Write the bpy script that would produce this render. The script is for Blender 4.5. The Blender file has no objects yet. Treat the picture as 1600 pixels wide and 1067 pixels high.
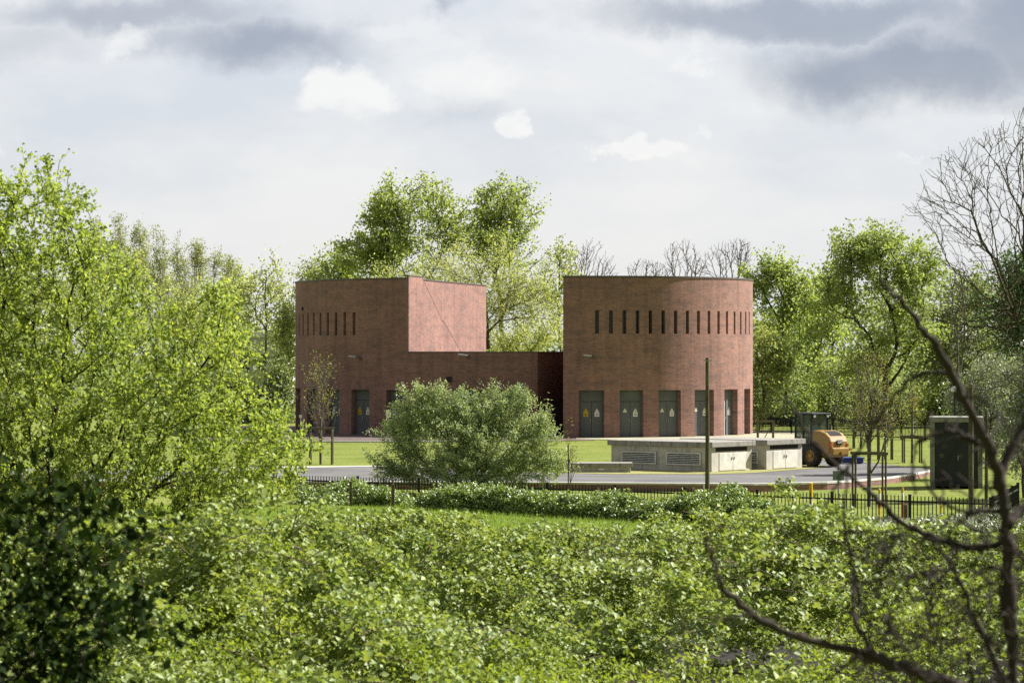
import bpy, bmesh, math, random
import numpy as np
from mathutils import Vector
PI = math.pi
R = math.radians
C = bpy.context.scene.collection
F = 4400.0            # focal length in photo pixels (1600 wide)
EYE = 5.45            # eye height above the yard
HY = 550.0            # horizon row

def P(px, py, d): return ((px - 800) / F * d, d, EYE - (py - HY) / F * d)
def X(px, d): return (px - 800) / F * d
def Z(py, d): return EYE - (py - HY) / F * d
def G(px, py, z=0.0):
    d = F * (EYE - z) / (py - HY)
    return ((px - 800) / F * d, d)

# ------------------------------------------------------------------ materials
def newmat(name):
    m = bpy.data.materials.new(name); m.use_nodes = True
    nt = m.node_tree; nt.nodes.clear()
    out = nt.nodes.new('ShaderNodeOutputMaterial')
    return m, nt, out
def N(nt, t, **kw):
    n = nt.nodes.new(t)
    for k, v in kw.items():
        if k.startswith('i_'): n.inputs[k[2:]].default_value = v
        else: setattr(n, k, v)
    return n
def L(nt, a, b): nt.links.new(a, b)
def ramp(nt, fac, stops):
    r = N(nt, 'ShaderNodeValToRGB'); e = r.color_ramp.elements
    while len(e) < len(stops): e.new(.5)
    for el, (p, c) in zip(e, stops): el.position = p; el.color = (*c, 1)
    L(nt, fac, r.inputs[0]); return r.outputs[0]
def mixc(nt, a, b, fac, mode='MIX'):
    m = N(nt, 'ShaderNodeMix', data_type='RGBA', blend_type=mode)
    for s, v in ((m.inputs[6], a), (m.inputs[7], b), (m.inputs[0], fac)):
        if isinstance(v, (tuple, float, int)): s.default_value = v if not isinstance(v, tuple) else (*v[:3], 1)
        else: L(nt, v, s)
    return m.outputs[2]
def noise(nt, scale, detail=4, vec=None, rough=.55, dist=0.0):
    n = N(nt, 'ShaderNodeTexNoise'); n.inputs['Scale'].default_value = scale
    n.inputs['Detail'].default_value = detail; n.inputs['Roughness'].default_value = rough
    n.inputs['Distortion'].default_value = dist
    if vec is not None: L(nt, vec, n.inputs['Vector'])
    return n.outputs[0]
def objvec(nt, scale=(1, 1, 1), kind='Object'):
    t = N(nt, 'ShaderNodeTexCoord'); m = N(nt, 'ShaderNodeMapping'); m.inputs['Scale'].default_value = scale
    L(nt, t.outputs[kind], m.inputs[0]); return m.outputs[0]
def worldvec(nt, scale=(1, 1, 1)):
    t = N(nt, 'ShaderNodeNewGeometry'); m = N(nt, 'ShaderNodeMapping'); m.inputs['Scale'].default_value = scale
    L(nt, t.outputs['Position'], m.inputs[0]); return m.outputs[0]
def bump(nt, h, strength, dist=.02):
    b = N(nt, 'ShaderNodeBump'); b.inputs['Strength'].default_value = strength; b.inputs['Distance'].default_value = dist
    L(nt, h, b.inputs['Height']); return b.outputs[0]
def pbsdf(nt, out, col, rough=.7, spec=.3, metal=0.0, normal=None):
    p = N(nt, 'ShaderNodeBsdfPrincipled')
    if isinstance(col, tuple): p.inputs['Base Color'].default_value = (*col, 1)
    else: L(nt, col, p.inputs['Base Color'])
    if isinstance(rough, float): p.inputs['Roughness'].default_value = rough
    else: L(nt, rough, p.inputs['Roughness'])
    p.inputs['Specular IOR Level'].default_value = spec; p.inputs['Metallic'].default_value = metal
    if normal is not None: L(nt, normal, p.inputs['Normal'])
    L(nt, p.outputs[0], out.inputs[0]); return p
def plain(name, c, rough=.6, var=.25, scale=6.0, spec=.3, metal=0.0, kind='Object'):
    m, nt, out = newmat(name)
    n = noise(nt, scale, 5, objvec(nt, kind=kind))
    col = ramp(nt, n, [(.3, tuple(x * (1 - var) for x in c)), (.7, tuple(min(1, x * (1 + var)) for x in c))])
    pbsdf(nt, out, col, rough, spec, metal); return m
def leafmat(name, cols, trans=.52, spec=.35, rough=.5, tint=(1.15, 1.1, .55), scale=.6, gain=1.4, wt=(1.17, 1.0, 1.55)):
    m, nt, out = newmat(name); cols = [tuple(min(.6, x * gain * (w_ if gain > 1 else 1)) for x, w_ in zip(c, wt)) for c in cols]
    g = N(nt, 'ShaderNodeNewGeometry')
    c = ramp(nt, g.outputs['Random Per Island'], [(i / (len(cols) - 1), cols[i]) for i in range(len(cols))])
    nz = noise(nt, scale, 3, worldvec(nt))
    v = ramp(nt, nz, [(.3, (.78, .82, .8)), (.7, (1.15, 1.1, 1.1))])
    c = mixc(nt, c, v, 1.0, 'MULTIPLY')
    p = N(nt, 'ShaderNodeBsdfPrincipled'); L(nt, c, p.inputs['Base Color'])
    p.inputs['Roughness'].default_value = rough; p.inputs['Specular IOR Level'].default_value = spec
    t = N(nt, 'ShaderNodeBsdfTranslucent'); L(nt, mixc(nt, c, tint, 1.0, 'MULTIPLY'), t.inputs[0])
    mx = N(nt, 'ShaderNodeMixShader'); mx.inputs[0].default_value = trans
    L(nt, p.outputs[0], mx.inputs[1]); L(nt, t.outputs[0], mx.inputs[2]); L(nt, mx.outputs[0], out.inputs[0])
    return m
def barkmat(name, c, var=.35, scale=9.0):
    m, nt, out = newmat(name)
    n = noise(nt, scale, 6, objvec(nt, (1, 1, .35)))
    col = ramp(nt, n, [(.3, tuple(x * (1 - var) for x in c)), (.7, tuple(x * (1 + var) for x in c))])
    pbsdf(nt, out, col, .9, .15, 0, bump(nt, n, .5, .02)); return m
def brickmat(name, c1, c2, mortar, width=.22, row=.066):
    m, nt, out = newmat(name)
    uv = objvec(nt, kind='UV')
    b = N(nt, 'ShaderNodeTexBrick'); L(nt, uv, b.inputs['Vector'])
    b.inputs['Scale'].default_value = 1.0; b.inputs['Brick Width'].default_value = width; b.inputs['Row Height'].default_value = row
    b.inputs['Mortar Size'].default_value = .006; b.inputs['Mortar Smooth'].default_value = .2; b.inputs['Bias'].default_value = -.1
    b.inputs['Color1'].default_value = (*c1, 1); b.inputs['Color2'].default_value = (*c2, 1); b.inputs['Mortar'].default_value = (*mortar, 1)
    # burnt, dark and orange bricks strewn along the courses
    mp = N(nt, 'ShaderNodeMapping'); mp.inputs['Scale'].default_value = (2.1, 12.0, 1); L(nt, uv, mp.inputs[0])
    n1 = noise(nt, 1.0, 2, mp.outputs[0], .6)
    dk = ramp(nt, n1, [(.56, (0, 0, 0)), (.70, (1, 1, 1))])
    n2 = noise(nt, .55, 4, uv, .6)
    zone = ramp(nt, n2, [(.38, (.35, .35, .35)), (.66, (1, 1, 1))])
    dkz = mixc(nt, dk, zone, 1.0, 'MULTIPLY')
    col = mixc(nt, b.outputs[0], (.075, .056, .054), dkz)
    mp2 = N(nt, 'ShaderNodeMapping'); mp2.inputs['Scale'].default_value = (1.4, 9.0, 1); mp2.inputs['Location'].default_value = (31, 17, 0); L(nt, uv, mp2.inputs[0])
    n3 = noise(nt, 1.0, 2, mp2.outputs[0], .6)
    og = ramp(nt, n3, [(.58, (0, 0, 0)), (.74, (.75, .75, .75))])
    col = mixc(nt, col, (c1[0] * 1.3, c1[1] * 1.12, c1[2] * .95), og)
    mp3 = N(nt, 'ShaderNodeMapping'); mp3.inputs['Scale'].default_value = (.55, 1.9, 1); mp3.inputs['Location'].default_value = (7, 3, 0); L(nt, uv, mp3.inputs[0])
    mo = ramp(nt, noise(nt, 1.0, 6, mp3.outputs[0], .7), [(.46, (0, 0, 0)), (.66, (.62, .62, .62))])
    col = mixc(nt, col, (c2[0] * .62, c2[1] * .78, c2[2] * .88), mo)
    tone = ramp(nt, noise(nt, .22, 4, uv), [(.3, (.86, .86, .88)), (.7, (1.12, 1.1, 1.08))])
    mp4 = N(nt, 'ShaderNodeMapping'); mp4.inputs['Scale'].default_value = (2.4, .12, 1); L(nt, uv, mp4.inputs[0])
    tone = mixc(nt, tone, ramp(nt, noise(nt, 1.0, 5, mp4.outputs[0], .65), [(.34, (.80, .80, .81)), (.52, (1.0, 1.0, 1.0)), (.72, (1.10, 1.09, 1.08))]), 1.0, 'MULTIPLY')
    col = mixc(nt, col, tone, 1.0, 'MULTIPLY')
    h = N(nt, 'ShaderNodeMath', operation='SUBTRACT'); h.inputs[0].default_value = 1.0; L(nt, b.outputs['Fac'], h.inputs[1])
    pbsdf(nt, out, col, .85, .2, 0, bump(nt, h.outputs[0], .4, .008)); return m
def concretemat(name, c, stain=(.10, .095, .085), streak=.5):
    m, nt, out = newmat(name)
    v = objvec(nt, (1, 1, 1))
    n = noise(nt, 3.0, 6, v)
    col = ramp(nt, n, [(.3, tuple(x * .82 for x in c)), (.7, tuple(x * 1.1 for x in c))])
    s = noise(nt, 1.0, 4, objvec(nt, (5.0, 5.0, .7)), .65)
    sf = ramp(nt, s, [(.5, (0, 0, 0)), (.72, (streak,) * 3)])
    col = mixc(nt, col, stain, sf)
    pbsdf(nt, out, col, .9, .15, 0, bump(nt, noise(nt, 30, 4, v), .25, .01)); return m

M = {}
def mats():
    M['brick'] = brickmat('red_brick', (.345, .176, .138), (.24, .134, .11), (.275, .218, .19))
    M['coping'] = plain('coping_metal', (.10, .085, .08), .5, .2, 3)
    M['roof'] = plain('roof_felt', (.12, .12, .12), .9, .2, 2)
    M['door'] = plain('grey_door_paint', (.115, .121, .121), .5, .08, 1.5)
    M['gap'] = plain('door_gap', (.012, .013, .014), .8)
    M['glass'] = plain('dark_glass', (.035, .04, .042), .12, .2, 1, .5)
    M['white'] = plain('white_enamel', (.78, .77, .73), .5, .06)
    M['cream'] = plain('cream_enamel', (.68, .62, .45), .5, .06)
    M['yellow'] = plain('yellow_enamel', (.62, .40, .02), .5, .12)
    M['red'] = plain('red_band', (.42, .05, .03), .6, .15)
    M['black'] = plain('black_paint', (.014, .015, .018), .45, .3, 4)
    M['steel'] = plain('galvanised_steel', (.36, .37, .38), .45, .15, 8, .5, .6)
    M['lamp'] = plain('lamp_housing', (.42, .43, .44), .4, .1)
    M['concrete'] = concretemat('weathered_concrete', (.50, .475, .42), (.13, .12, .105), .4)
    M['concrete_roof'] = concretemat('mossy_concrete_slab', (.29, .275, .245), (.07, .068, .055), .75)
    M['concrete_door'] = concretemat('pale_panel', (.60, .585, .53), (.4, .36, .3), .35)
    M['kiosk'] = concretemat('grey_kiosk_concrete', (.27, .262, .235))
    M['louvre'] = plain('louvre_metal', (.58, .57, .54), .5, .12, 4)
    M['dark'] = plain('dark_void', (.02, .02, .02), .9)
    M['kiosk_door'] = plain('slate_grey_door', (.022, .026, .031), .55, .1, 2)
    M['wood'] = barkmat('weathered_wood', (.125, .105, .068))
    M['wood_green'] = barkmat('algae_green_wood', (.098, .088, .048))
    M['bark'] = barkmat('brown_bark', (.075, .06, .045))
    M['bark_dark'] = barkmat('dark_bark', (.035, .028, .022))
    M['bark_pale'] = barkmat('pale_bark', (.20, .18, .145))
    M['bark_grey'] = barkmat('grey_bark', (.13, .115, .10))
    M['bark_moss'] = barkmat('mossy_bark', (.085, .075, .035))
    M['lf_near'] = leafmat('young_hazel_leaf', [(.13, .23, .022), (.20, .31, .03), (.27, .38, .05), (.11, .20, .03)], .5, gain=1.4, wt=(1.2, 1.0, 2.0))
    M['lf_bramble'] = leafmat('bramble_leaf', [(.07, .125, .03), (.11, .175, .035), (.15, .215, .045), (.09, .145, .045)], .36, .26, .5, gain=1.95, wt=(1.21, 1.0, 1.3))
    M['lf_weed'] = leafmat('fresh_weed_leaf', [(.13, .22, .025), (.18, .28, .035), (.11, .19, .025)], .5, wt=(1.24, 1.0, 1.2))
    M['lf_hedge'] = leafmat('hedge_leaf', [(.055, .105, .03), (.09, .155, .04), (.13, .20, .055)], .3, .5, .42, gain=2.15, wt=(1.24, 1.0, 1.2))
    M['lf_willow'] = leafmat('grey_willow_leaf', [(.095, .145, .05), (.14, .20, .07), (.18, .245, .085)], .35, .4, gain=2.25)
    M['lf_oak'] = leafmat('broadleaf_green', [(.075, .12, .025), (.11, .165, .03), (.15, .205, .045)], .54, gain=2.45, wt=(1.2, 1.0, 1.85))
    M['lf_weep'] = leafmat('willow_crown_leaf', [(.115, .165, .04), (.16, .215, .055), (.20, .26, .07)], .54, gain=2.20, wt=(1.2, 1.0, 1.85))
    M['lf_bright'] = leafmat('maple_spring_leaf', [(.11, .165, .03), (.15, .215, .042), (.19, .25, .06)], .54, gain=1.75, wt=(1.12, 1.0, 1.9))
    M['lf_mid'] = leafmat('mid_green_leaf', [(.075, .125, .025), (.11, .17, .035), (.145, .205, .04)], .54, gain=2.35, wt=(1.2, 1.0, 1.85))
    M['lf_dark'] = leafmat('dark_green_leaf', [(.022, .055, .014), (.04, .085, .02), (.06, .11, .03)], .3, gain=2.30, wt=(1.2, 1.0, 1.85))
    M['lf_under'] = leafmat('understorey_leaf', [(.055, .09, .025), (.085, .13, .035), (.115, .165, .05)], .54, gain=2.20, wt=(1.2, 1.0, 1.85))
    M['lf_grey'] = leafmat('greyish_leaf', [(.07, .105, .045), (.105, .145, .06), (.14, .18, .085)], .3, .5, .4, gain=2.10, wt=(1.2, 1.0, 1.85))
    M['lf_pale'] = leafmat('pale_poplar_leaf', [(.36, .38, .15), (.42, .43, .18), (.38, .40, .19)], .45, .2, .6, (.95, 1, .8), gain=1.0)
    M['lf_yellow'] = leafmat('yellow_bud_leaf', [(.17, .20, .04), (.21, .23, .05), (.14, .18, .05)], .45, gain=1.01)
    M['lf_shade'] = leafmat('shade_dark_leaf', [(.010, .022, .005), (.016, .032, .007), (.030, .055, .010)], .25, .05, .8, gain=1.0)  # near-black base colour stands in for shade on these leaves
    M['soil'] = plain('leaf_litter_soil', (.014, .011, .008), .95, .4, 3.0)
    M['grass_blade'] = leafmat('meadow_blade', [(.10, .19, .02), (.13, .235, .03), (.17, .27, .045)], .5, .2, gain=1.3)
    M['cane'] = barkmat('dead_cane', (.12, .085, .06))
    # ground
    m, nt, out = newmat('lawn'); w = worldvec(nt)
    a = ramp(nt, noise(nt, .35, 5, w, .65), [(.3, (.125, .165, .03)), (.5, (.165, .20, .04)), (.72, (.215, .225, .07))])
    f = ramp(nt, noise(nt, 5, 5, w, .7), [(.3, (.66, .70, .62)), (.7, (1.2, 1.16, 1.1))])
    col = mixc(nt, a, f, 1.0, 'MULTIPLY')
    tf = ramp(nt, noise(nt, 1.1, 6, w, .75), [(.56, (0, 0, 0)), (.68, (.7, .7, .7))])
    col = mixc(nt, col, (.075, .12, .02), tf)
    ds = ramp(nt, noise(nt, .6, 4, worldvec(nt, (1.3, .8, 1)), .7), [(.60, (0, 0, 0)), (.74, (.55, .55, .55))])
    col = mixc(nt, col, (.24, .21, .10), ds)
    pbsdf(nt, out, col, .95, .1, 0, bump(nt, noise(nt, 9, 4, w), .8, .08)); M['lawn'] = m
    m, nt, out = newmat('asphalt'); w = worldvec(nt)
    a = ramp(nt, noise(nt, .5, 5, w, .6), [(.3, (.118, .114, .112)), (.7, (.158, .152, .148))])
    f = ramp(nt, noise(nt, 40, 4, w, .7), [(.3, (.8, .8, .8)), (.7, (1.15, 1.15, 1.15))])
    tr_ = ramp(nt, noise(nt, 1.0, 4, worldvec(nt, (.12, 1.3, 1)), .6), [(.45, (1, 1, 1)), (.68, (.78, .77, .76))])
    a = mixc(nt, a, tr_, 1.0, 'MULTIPLY')
    pt = ramp(nt, noise(nt, .28, 1, w, .3), [(.60, (1, 1, 1)), (.61, (.84, .84, .85))])
    a = mixc(nt, a, pt, 1.0, 'MULTIPLY')
    pbsdf(nt, out, mixc(nt, a, f, 1.0, 'MULTIPLY'), .85, .25, 0, bump(nt, noise(nt, 60, 3, w), .3, .01)); M['asphalt'] = m
    m, nt, out = newmat('gravel'); w = worldvec(nt)
    a = ramp(nt, noise(nt, .8, 5, w, .65), [(.3, (.36, .33, .20)), (.5, (.38, .36, .27)), (.7, (.25, .26, .11))])
    f = ramp(nt, noise(nt, 18, 4, w, .7), [(.3, (.75, .75, .75)), (.7, (1.15, 1.15, 1.15))])
    pbsdf(nt, out, mixc(nt, a, f, 1.0, 'MULTIPLY'), .95, .1); M['gravel'] = m
    m, nt, out = newmat('brick_paving'); w = worldvec(nt)
    b = N(nt, 'ShaderNodeTexBrick'); L(nt, w, b.inputs['Vector']); b.inputs['Scale'].default_value = 4.5
    b.inputs['Color1'].default_value = (.15, .105, .09, 1); b.inputs['Color2'].default_value = (.11, .085, .078, 1); b.inputs['Mortar'].default_value = (.07, .065, .06, 1)
    pbsdf(nt, out, mixc(nt, b.outputs[0], ramp(nt, noise(nt, .7, 4, w), [(.3, (.8, .8, .8)), (.7, (1.2, 1.2, 1.2))]), 1.0, 'MULTIPLY'), .9, .2); M['paving'] = m
    m, nt, out = newmat('dry_verge'); w = worldvec(nt)
    a = ramp(nt, noise(nt, 2.5, 5, w, .65), [(.3, (.15, .18, .04)), (.55, (.30, .28, .12)), (.7, (.22, .22, .08))])
    pbsdf(nt, out, a, .95, .1, 0, bump(nt, noise(nt, 20, 4, w), .8, .05)); M['verge'] = m
    # loader
    M['orange'] = plain('ochre_machine_paint', (.28, .165, .035), .42, .1, 2, .45)
    m, nt, out = newmat('tyre_rubber'); v = objvec(nt)
    c = ramp(nt, noise(nt, 5, 4, v), [(.35, (.022, .021, .02)), (.7, (.06, .055, .048))])
    pbsdf(nt, out, c, .85, .2); M['rubber'] = m
    m, nt, out = newmat('cab_glass')
    p = pbsdf(nt, out, (.07, .10, .10), .06, .6); p.inputs['Alpha'].default_value = .38; M['cabglass'] = m
    M['blue'] = plain('blue_paint', (.035, .055, .22), .5, .15, 3)
    M['pale_wall'] = plain('pale_render', (.55, .54, .50), .8, .08, 1)
mats()

# ------------------------------------------------------------------ builders
class MB:
    def __init__(s): s.v = []; s.f = []; s.m = []; s.uv = {}
    def vert(s, p): s.v.append(tuple(p)); return len(s.v) - 1
    def face(s, idx, m=0, uv=None):
        s.f.append(tuple(idx)); s.m.append(m)
        if uv: s.uv[len(s.f) - 1] = uv
    def quad(s, a, b, c, d, m=0, uv=None): s.face([s.vert(a), s.vert(b), s.vert(c), s.vert(d)], m, uv)
    def hexa(s, pts, m=0):
        b = len(s.v); s.v += [tuple(p) for p in pts]
        for q in ((3, 2, 1, 0), (4, 5, 6, 7), (0, 1, 5, 4), (1, 2, 6, 5), (2, 3, 7, 6), (3, 0, 4, 7)): s.face([b + i for i in q], m)
    def box(s, x0, x1, y0, y1, z0, z1, m=0):
        s.hexa([(x0, y0, z0), (x1, y0, z0), (x1, y1, z0), (x0, y1, z0), (x0, y0, z1), (x1, y0, z1), (x1, y1, z1), (x0, y1, z1)], m)
    def bar(s, p0, p1, w, h, m=0):
        p0 = Vector(p0); p1 = Vector(p1); d = (p1 - p0).normalized()
        up = Vector((0, 0, 1)) if abs(d.z) < .95 else Vector((0, 1, 0))
        sd = d.cross(up).normalized() * w / 2; up = sd.cross(d).normalized() * h / 2
        s.hexa([p0 - sd - up, p0 + sd - up, p1 + sd - up, p1 - sd - up, p0 - sd + up, p0 + sd + up, p1 + sd + up, p1 - sd + up], m)
    def prism(s, poly, z0, z1, m=0):
        n = len(poly); b = len(s.v)
        s.v += [(x, y, z0) for x, y in poly] + [(x, y, z1) for x, y in poly]
        s.face([b + i for i in range(n - 1, -1, -1)], m); s.face([b + n + i for i in range(n)], m)
        for i in range(n): j = (i + 1) % n; s.face((b + i, b + j, b + n + j, b + n + i), m)
    def prism_x(s, poly, x0, x1, m=0):      # poly in (y,z)
        n = len(poly); b = len(s.v)
        s.v += [(x0, y, z) for y, z in poly] + [(x1, y, z) for y, z in poly]
        s.face([b + i for i in range(n)], m); s.face([b + n + i for i in range(n - 1, -1, -1)], m)
        for i in range(n): j = (i + 1) % n; s.face((b + j, b + i, b + n + i, b + n + j), m)
    def tube(s, pts, rad, k=8, m=0, caps=True):
        pts = [Vector(p) for p in pts]; n = len(pts)
        if not isinstance(rad, (list, tuple)): rad = [rad] * n
        rings = []; ref = None
        for i, p in enumerate(pts):
            d = (pts[min(i + 1, n - 1)] - pts[max(i - 1, 0)]).normalized()
            if ref is None: ref = Vector((1, 0, 0)) if abs(d.x) < .8 else Vector((0, 1, 0))
            a = (ref - d * ref.dot(d)).normalized(); ref = a; b_ = d.cross(a)
            rings.append([s.vert(p + (a * math.cos(2 * PI * j / k) + b_ * math.sin(2 * PI * j / k)) * rad[i]) for j in range(k)])
        for i in range(n - 1):
            for j in range(k): s.face((rings[i][j], rings[i][(j + 1) % k], rings[i + 1][(j + 1) % k], rings[i + 1][j]), m)
        if caps: s.face(rings[0][::-1], m); s.face(rings[-1], m)
    def lathe(s, prof, k=24, m=0, axis='x'):   # prof: (along, radius)
        rings = []
        for a, r in prof:
            rings.append([s.vert((a, r * math.cos(2 * PI * j / k), r * math.sin(2 * PI * j / k))) for j in range(k)])
        for i in range(len(prof) - 1):
            for j in range(k): s.face((rings[i][j], rings[i][(j + 1) % k], rings[i + 1][(j + 1) % k], rings[i + 1][j]), m)
    def build(s, name, mat, parent=None, smooth=False, bevel=0.0):
        me = bpy.data.meshes.new(name); me.from_pydata(s.v, [], s.f)
        ms = mat if isinstance(mat, (list, tuple)) else [mat]
        for x in ms: me.materials.append(M[x])
        if len(ms) > 1: me.polygons.foreach_set('material_index', s.m)
        if s.uv:
            u = me.uv_layers.new(name='UVMap')
            for fi, uv in s.uv.items():
                st = me.polygons[fi].loop_start
                for k, c in enumerate(uv): u.data[st + k].uv = c
        if smooth: me.polygons.foreach_set('use_smooth', [True] * len(me.polygons))
        me.update()
        o = bpy.data.objects.new(name, me); C.objects.link(o)
        if parent: o.parent = parent
        if bevel:
            b = o.modifiers.new('Bevel', 'BEVEL'); b.width = bevel; b.segments = 2; b.limit_method = 'ANGLE'; b.angle_limit = R(40)
        return o
def npmesh(name, V, Fs, mat, parent=None, midx=None):
    me = bpy.data.meshes.new(name)
    V = np.ascontiguousarray(V, dtype=np.float32); Fs = np.ascontiguousarray(Fs, dtype=np.int32)
    k = Fs.shape[1]
    me.vertices.add(len(V)); me.vertices.foreach_set('co', V.ravel())
    me.loops.add(Fs.size); me.loops.foreach_set('vertex_index', Fs.ravel())
    me.polygons.add(len(Fs)); me.polygons.foreach_set('loop_start', np.arange(0, Fs.size, k, dtype=np.int32))
    try: me.polygons.foreach_set('loop_total', np.full(len(Fs), k, dtype=np.int32))
    except Exception: pass
    ms = mat if isinstance(mat, (list, tuple)) else [mat]
    for x in ms: me.materials.append(M[x])
    if midx is not None: me.polygons.foreach_set('material_index', np.ascontiguousarray(midx, dtype=np.int32))
    me.update(calc_edges=True)
    o = bpy.data.objects.new(name, me); C.objects.link(o)
    if parent: o.parent = parent
    return o
def tag(o, label, cat, group=None, kind=None):
    if label: o['label'] = label
    if cat: o['category'] = cat
    if group: o['group'] = group
    if kind: o['kind'] = kind
    return o
def thing(name, label, cat, loc=(0, 0, 0), rz=0.0, group=None):
    o = bpy.data.objects.new(name, None); C.objects.link(o); o.empty_display_size = .3
    o.location = loc; o.rotation_euler = (0, 0, rz)
    return tag(o, label, cat, group)
def dup(root, loc, rz=0.0, label=None, scale=None):
    r = root.copy(); C.objects.link(r); r.location = loc; r.rotation_euler = (0, 0, rz)
    if scale: r.scale = scale
    if label: r['label'] = label
    for ch in list(root.children):
        c = ch.copy(); C.objects.link(c); c.parent = r
        for g in list(ch.children): d = g.copy(); C.objects.link(d); d.parent = c
    return r

# ------------------------------------------------------------------ foliage
def unit(a): return a / np.maximum(np.linalg.norm(a, axis=-1, keepdims=True), 1e-9)
def leaves(P_, size, rng, upw=.5, aspect=.6, fold=.25, axis=None, axw=0.0):
    n = len(P_); size = np.broadcast_to(np.asarray(size, float), (n,))
    nr = rng.normal(size=(n, 3)); nr = unit(nr); nr[:, 2] = nr[:, 2] * (1 - upw) + upw; nr = unit(nr)
    a = rng.normal(size=(n, 3))
    if axis is not None: a = a + axw * axis
    a = unit(a - nr * (a * nr).sum(1, keepdims=True)); b = np.cross(nr, a)
    s = size[:, None]
    V = np.empty((n, 4, 3))
    V[:, 0] = P_ - a * s * .5; V[:, 2] = P_ + a * s * .5
    mid = P_ - a * s * .06 + nr * s * fold * .5
    V[:, 1] = mid + b * s * aspect * .5; V[:, 3] = mid - b * s * aspect * .5
    base = (np.arange(n) * 4)[:, None]
    T = np.concatenate([base + np.array([[0, 2, 1]]), base + np.array([[0, 3, 2]])], 0)
    return V.reshape(-1, 3), T
def grow(Pn, roots, bf=.3, pull=0.0):
    """connect scattered points to the root chains by a balanced minimum spanning tree"""
    nodes = []; par = []; pl = []
    for ch in roots:
        for i, p in enumerate(ch):
            nodes.append(np.array(p, float))
            if i == 0: par.append(-1); pl.append(0.0)
            else: par.append(len(nodes) - 2); pl.append(pl[-1] + np.linalg.norm(nodes[-1] - nodes[-2]))
    k = len(nodes); n = len(Pn)
    A = np.zeros((k + n, 3)); A[:k] = nodes
    par = par + [0] * n; pl = pl + [0.0] * n
    best = np.full(n, np.inf); bi = np.zeros(n, int); free = np.ones(n, bool)
    def upd(j):
        d = Pn - A[j]; dist = np.sqrt((d * d).sum(1))
        c = dist + bf * pl[j] + pull * np.maximum(0, -d[:, 2])
        mk = free & (c < best); best[mk] = c[mk]; bi[mk] = j
    for j in range(k): upd(j)
    for t in range(n):
        i = int(np.argmin(np.where(free, best, np.inf))); j = k + t
        A[j] = Pn[i]; par[j] = int(bi[i]); pl[j] = pl[par[j]] + np.linalg.norm(A[j] - A[par[j]]); free[i] = False
        upd(j)
    return A, np.array(par), k
def relax(A, par, k, r, it=3, amt=.5):
    n = len(par); main = np.full(n, -1)
    for i in range(n):
        p = par[i]
        if p >= 0 and (main[p] < 0 or r[i] > r[main[p]]): main[p] = i
    idx = np.array([i for i in range(k, n) if main[i] >= 0 and par[i] >= 0], int)
    if len(idx) == 0: return A
    A = A.copy()
    for _ in range(it):
        A[idx] = A[idx] * (1 - amt) + amt * .5 * (A[par[idx]] + A[main[idx]])
    return A
def radii(par, r0, p=2.3, rmax=9):
    n = len(par); w = np.zeros(n)
    leaf = np.ones(n, bool); leaf[par[par >= 0]] = False
    w[leaf] = r0 ** p
    for i in range(n - 1, -1, -1):
        if w[i] == 0: w[i] = r0 ** p
        if par[i] >= 0 and par[i] < i: w[par[i]] += w[i]
    return np.minimum(w ** (1 / p), rmax)
def tubes(A, par, r, k=5, wob=0.0, rng=None, sub=1, kr=0):
    idx = np.where(par >= 0)[0]
    p0 = A[par[idx]]; p1 = A[idx]; ra = np.minimum(r[par[idx]], r[idx] * 1.6); rb = r[idx]
    if sub > 1:
        off = rng.normal(size=(len(idx), 3)) * np.linalg.norm(p1 - p0, axis=1, keepdims=True) * wob * (idx >= kr)[:, None]
        mid = (p0 + p1) / 2 + off; rm = (ra + rb) / 2
        p0, p1, ra, rb = np.concatenate([p0, mid]), np.concatenate([mid, p1]), np.concatenate([ra, rm]), np.concatenate([rm, rb])
    n = len(p0); d = unit(p1 - p0)
    ref = np.where(np.abs(d[:, 2:3]) < .9, np.array([[0, 0, 1.]]), np.array([[1., 0, 0]]))
    a = unit(np.cross(d, ref)); b = np.cross(d, a)
    an = np.arange(k) * 2 * PI / k
    ring = a[:, None] * np.cos(an)[None, :, None] + b[:, None] * np.sin(an)[None, :, None]
    V = np.concatenate([p0[:, None] + ring * ra[:, None, None], p1[:, None] + d[:, None] * rb[:, None, None] * .4 + ring * rb[:, None, None]], 1).reshape(-1, 3)
    j = np.arange(k); q = np.stack([j, (j + 1) % k, k + (j + 1) % k, k + j], 1)
    Fq = (np.arange(n) * 2 * k)[:, None, None] + q[None]
    return V, Fq.reshape(-1, 4)

def hash_noise(x, y, seed, f):
    """smooth value noise"""
    rs = np.random.default_rng(seed); T = rs.random((256, 256))
    u = x * f + 1000.0; v = y * f + 1000.0
    i = np.floor(u).astype(int); j = np.floor(v).astype(int); a = u - i; b = v - j
    a = a * a * (3 - 2 * a); b = b * b * (3 - 2 * b)
    g = lambda p, q: T[p % 256, q % 256]
    return (g(i, j) * (1 - a) + g(i + 1, j) * a) * (1 - b) + (g(i, j + 1) * (1 - a) + g(i + 1, j + 1) * a) * b

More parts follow.
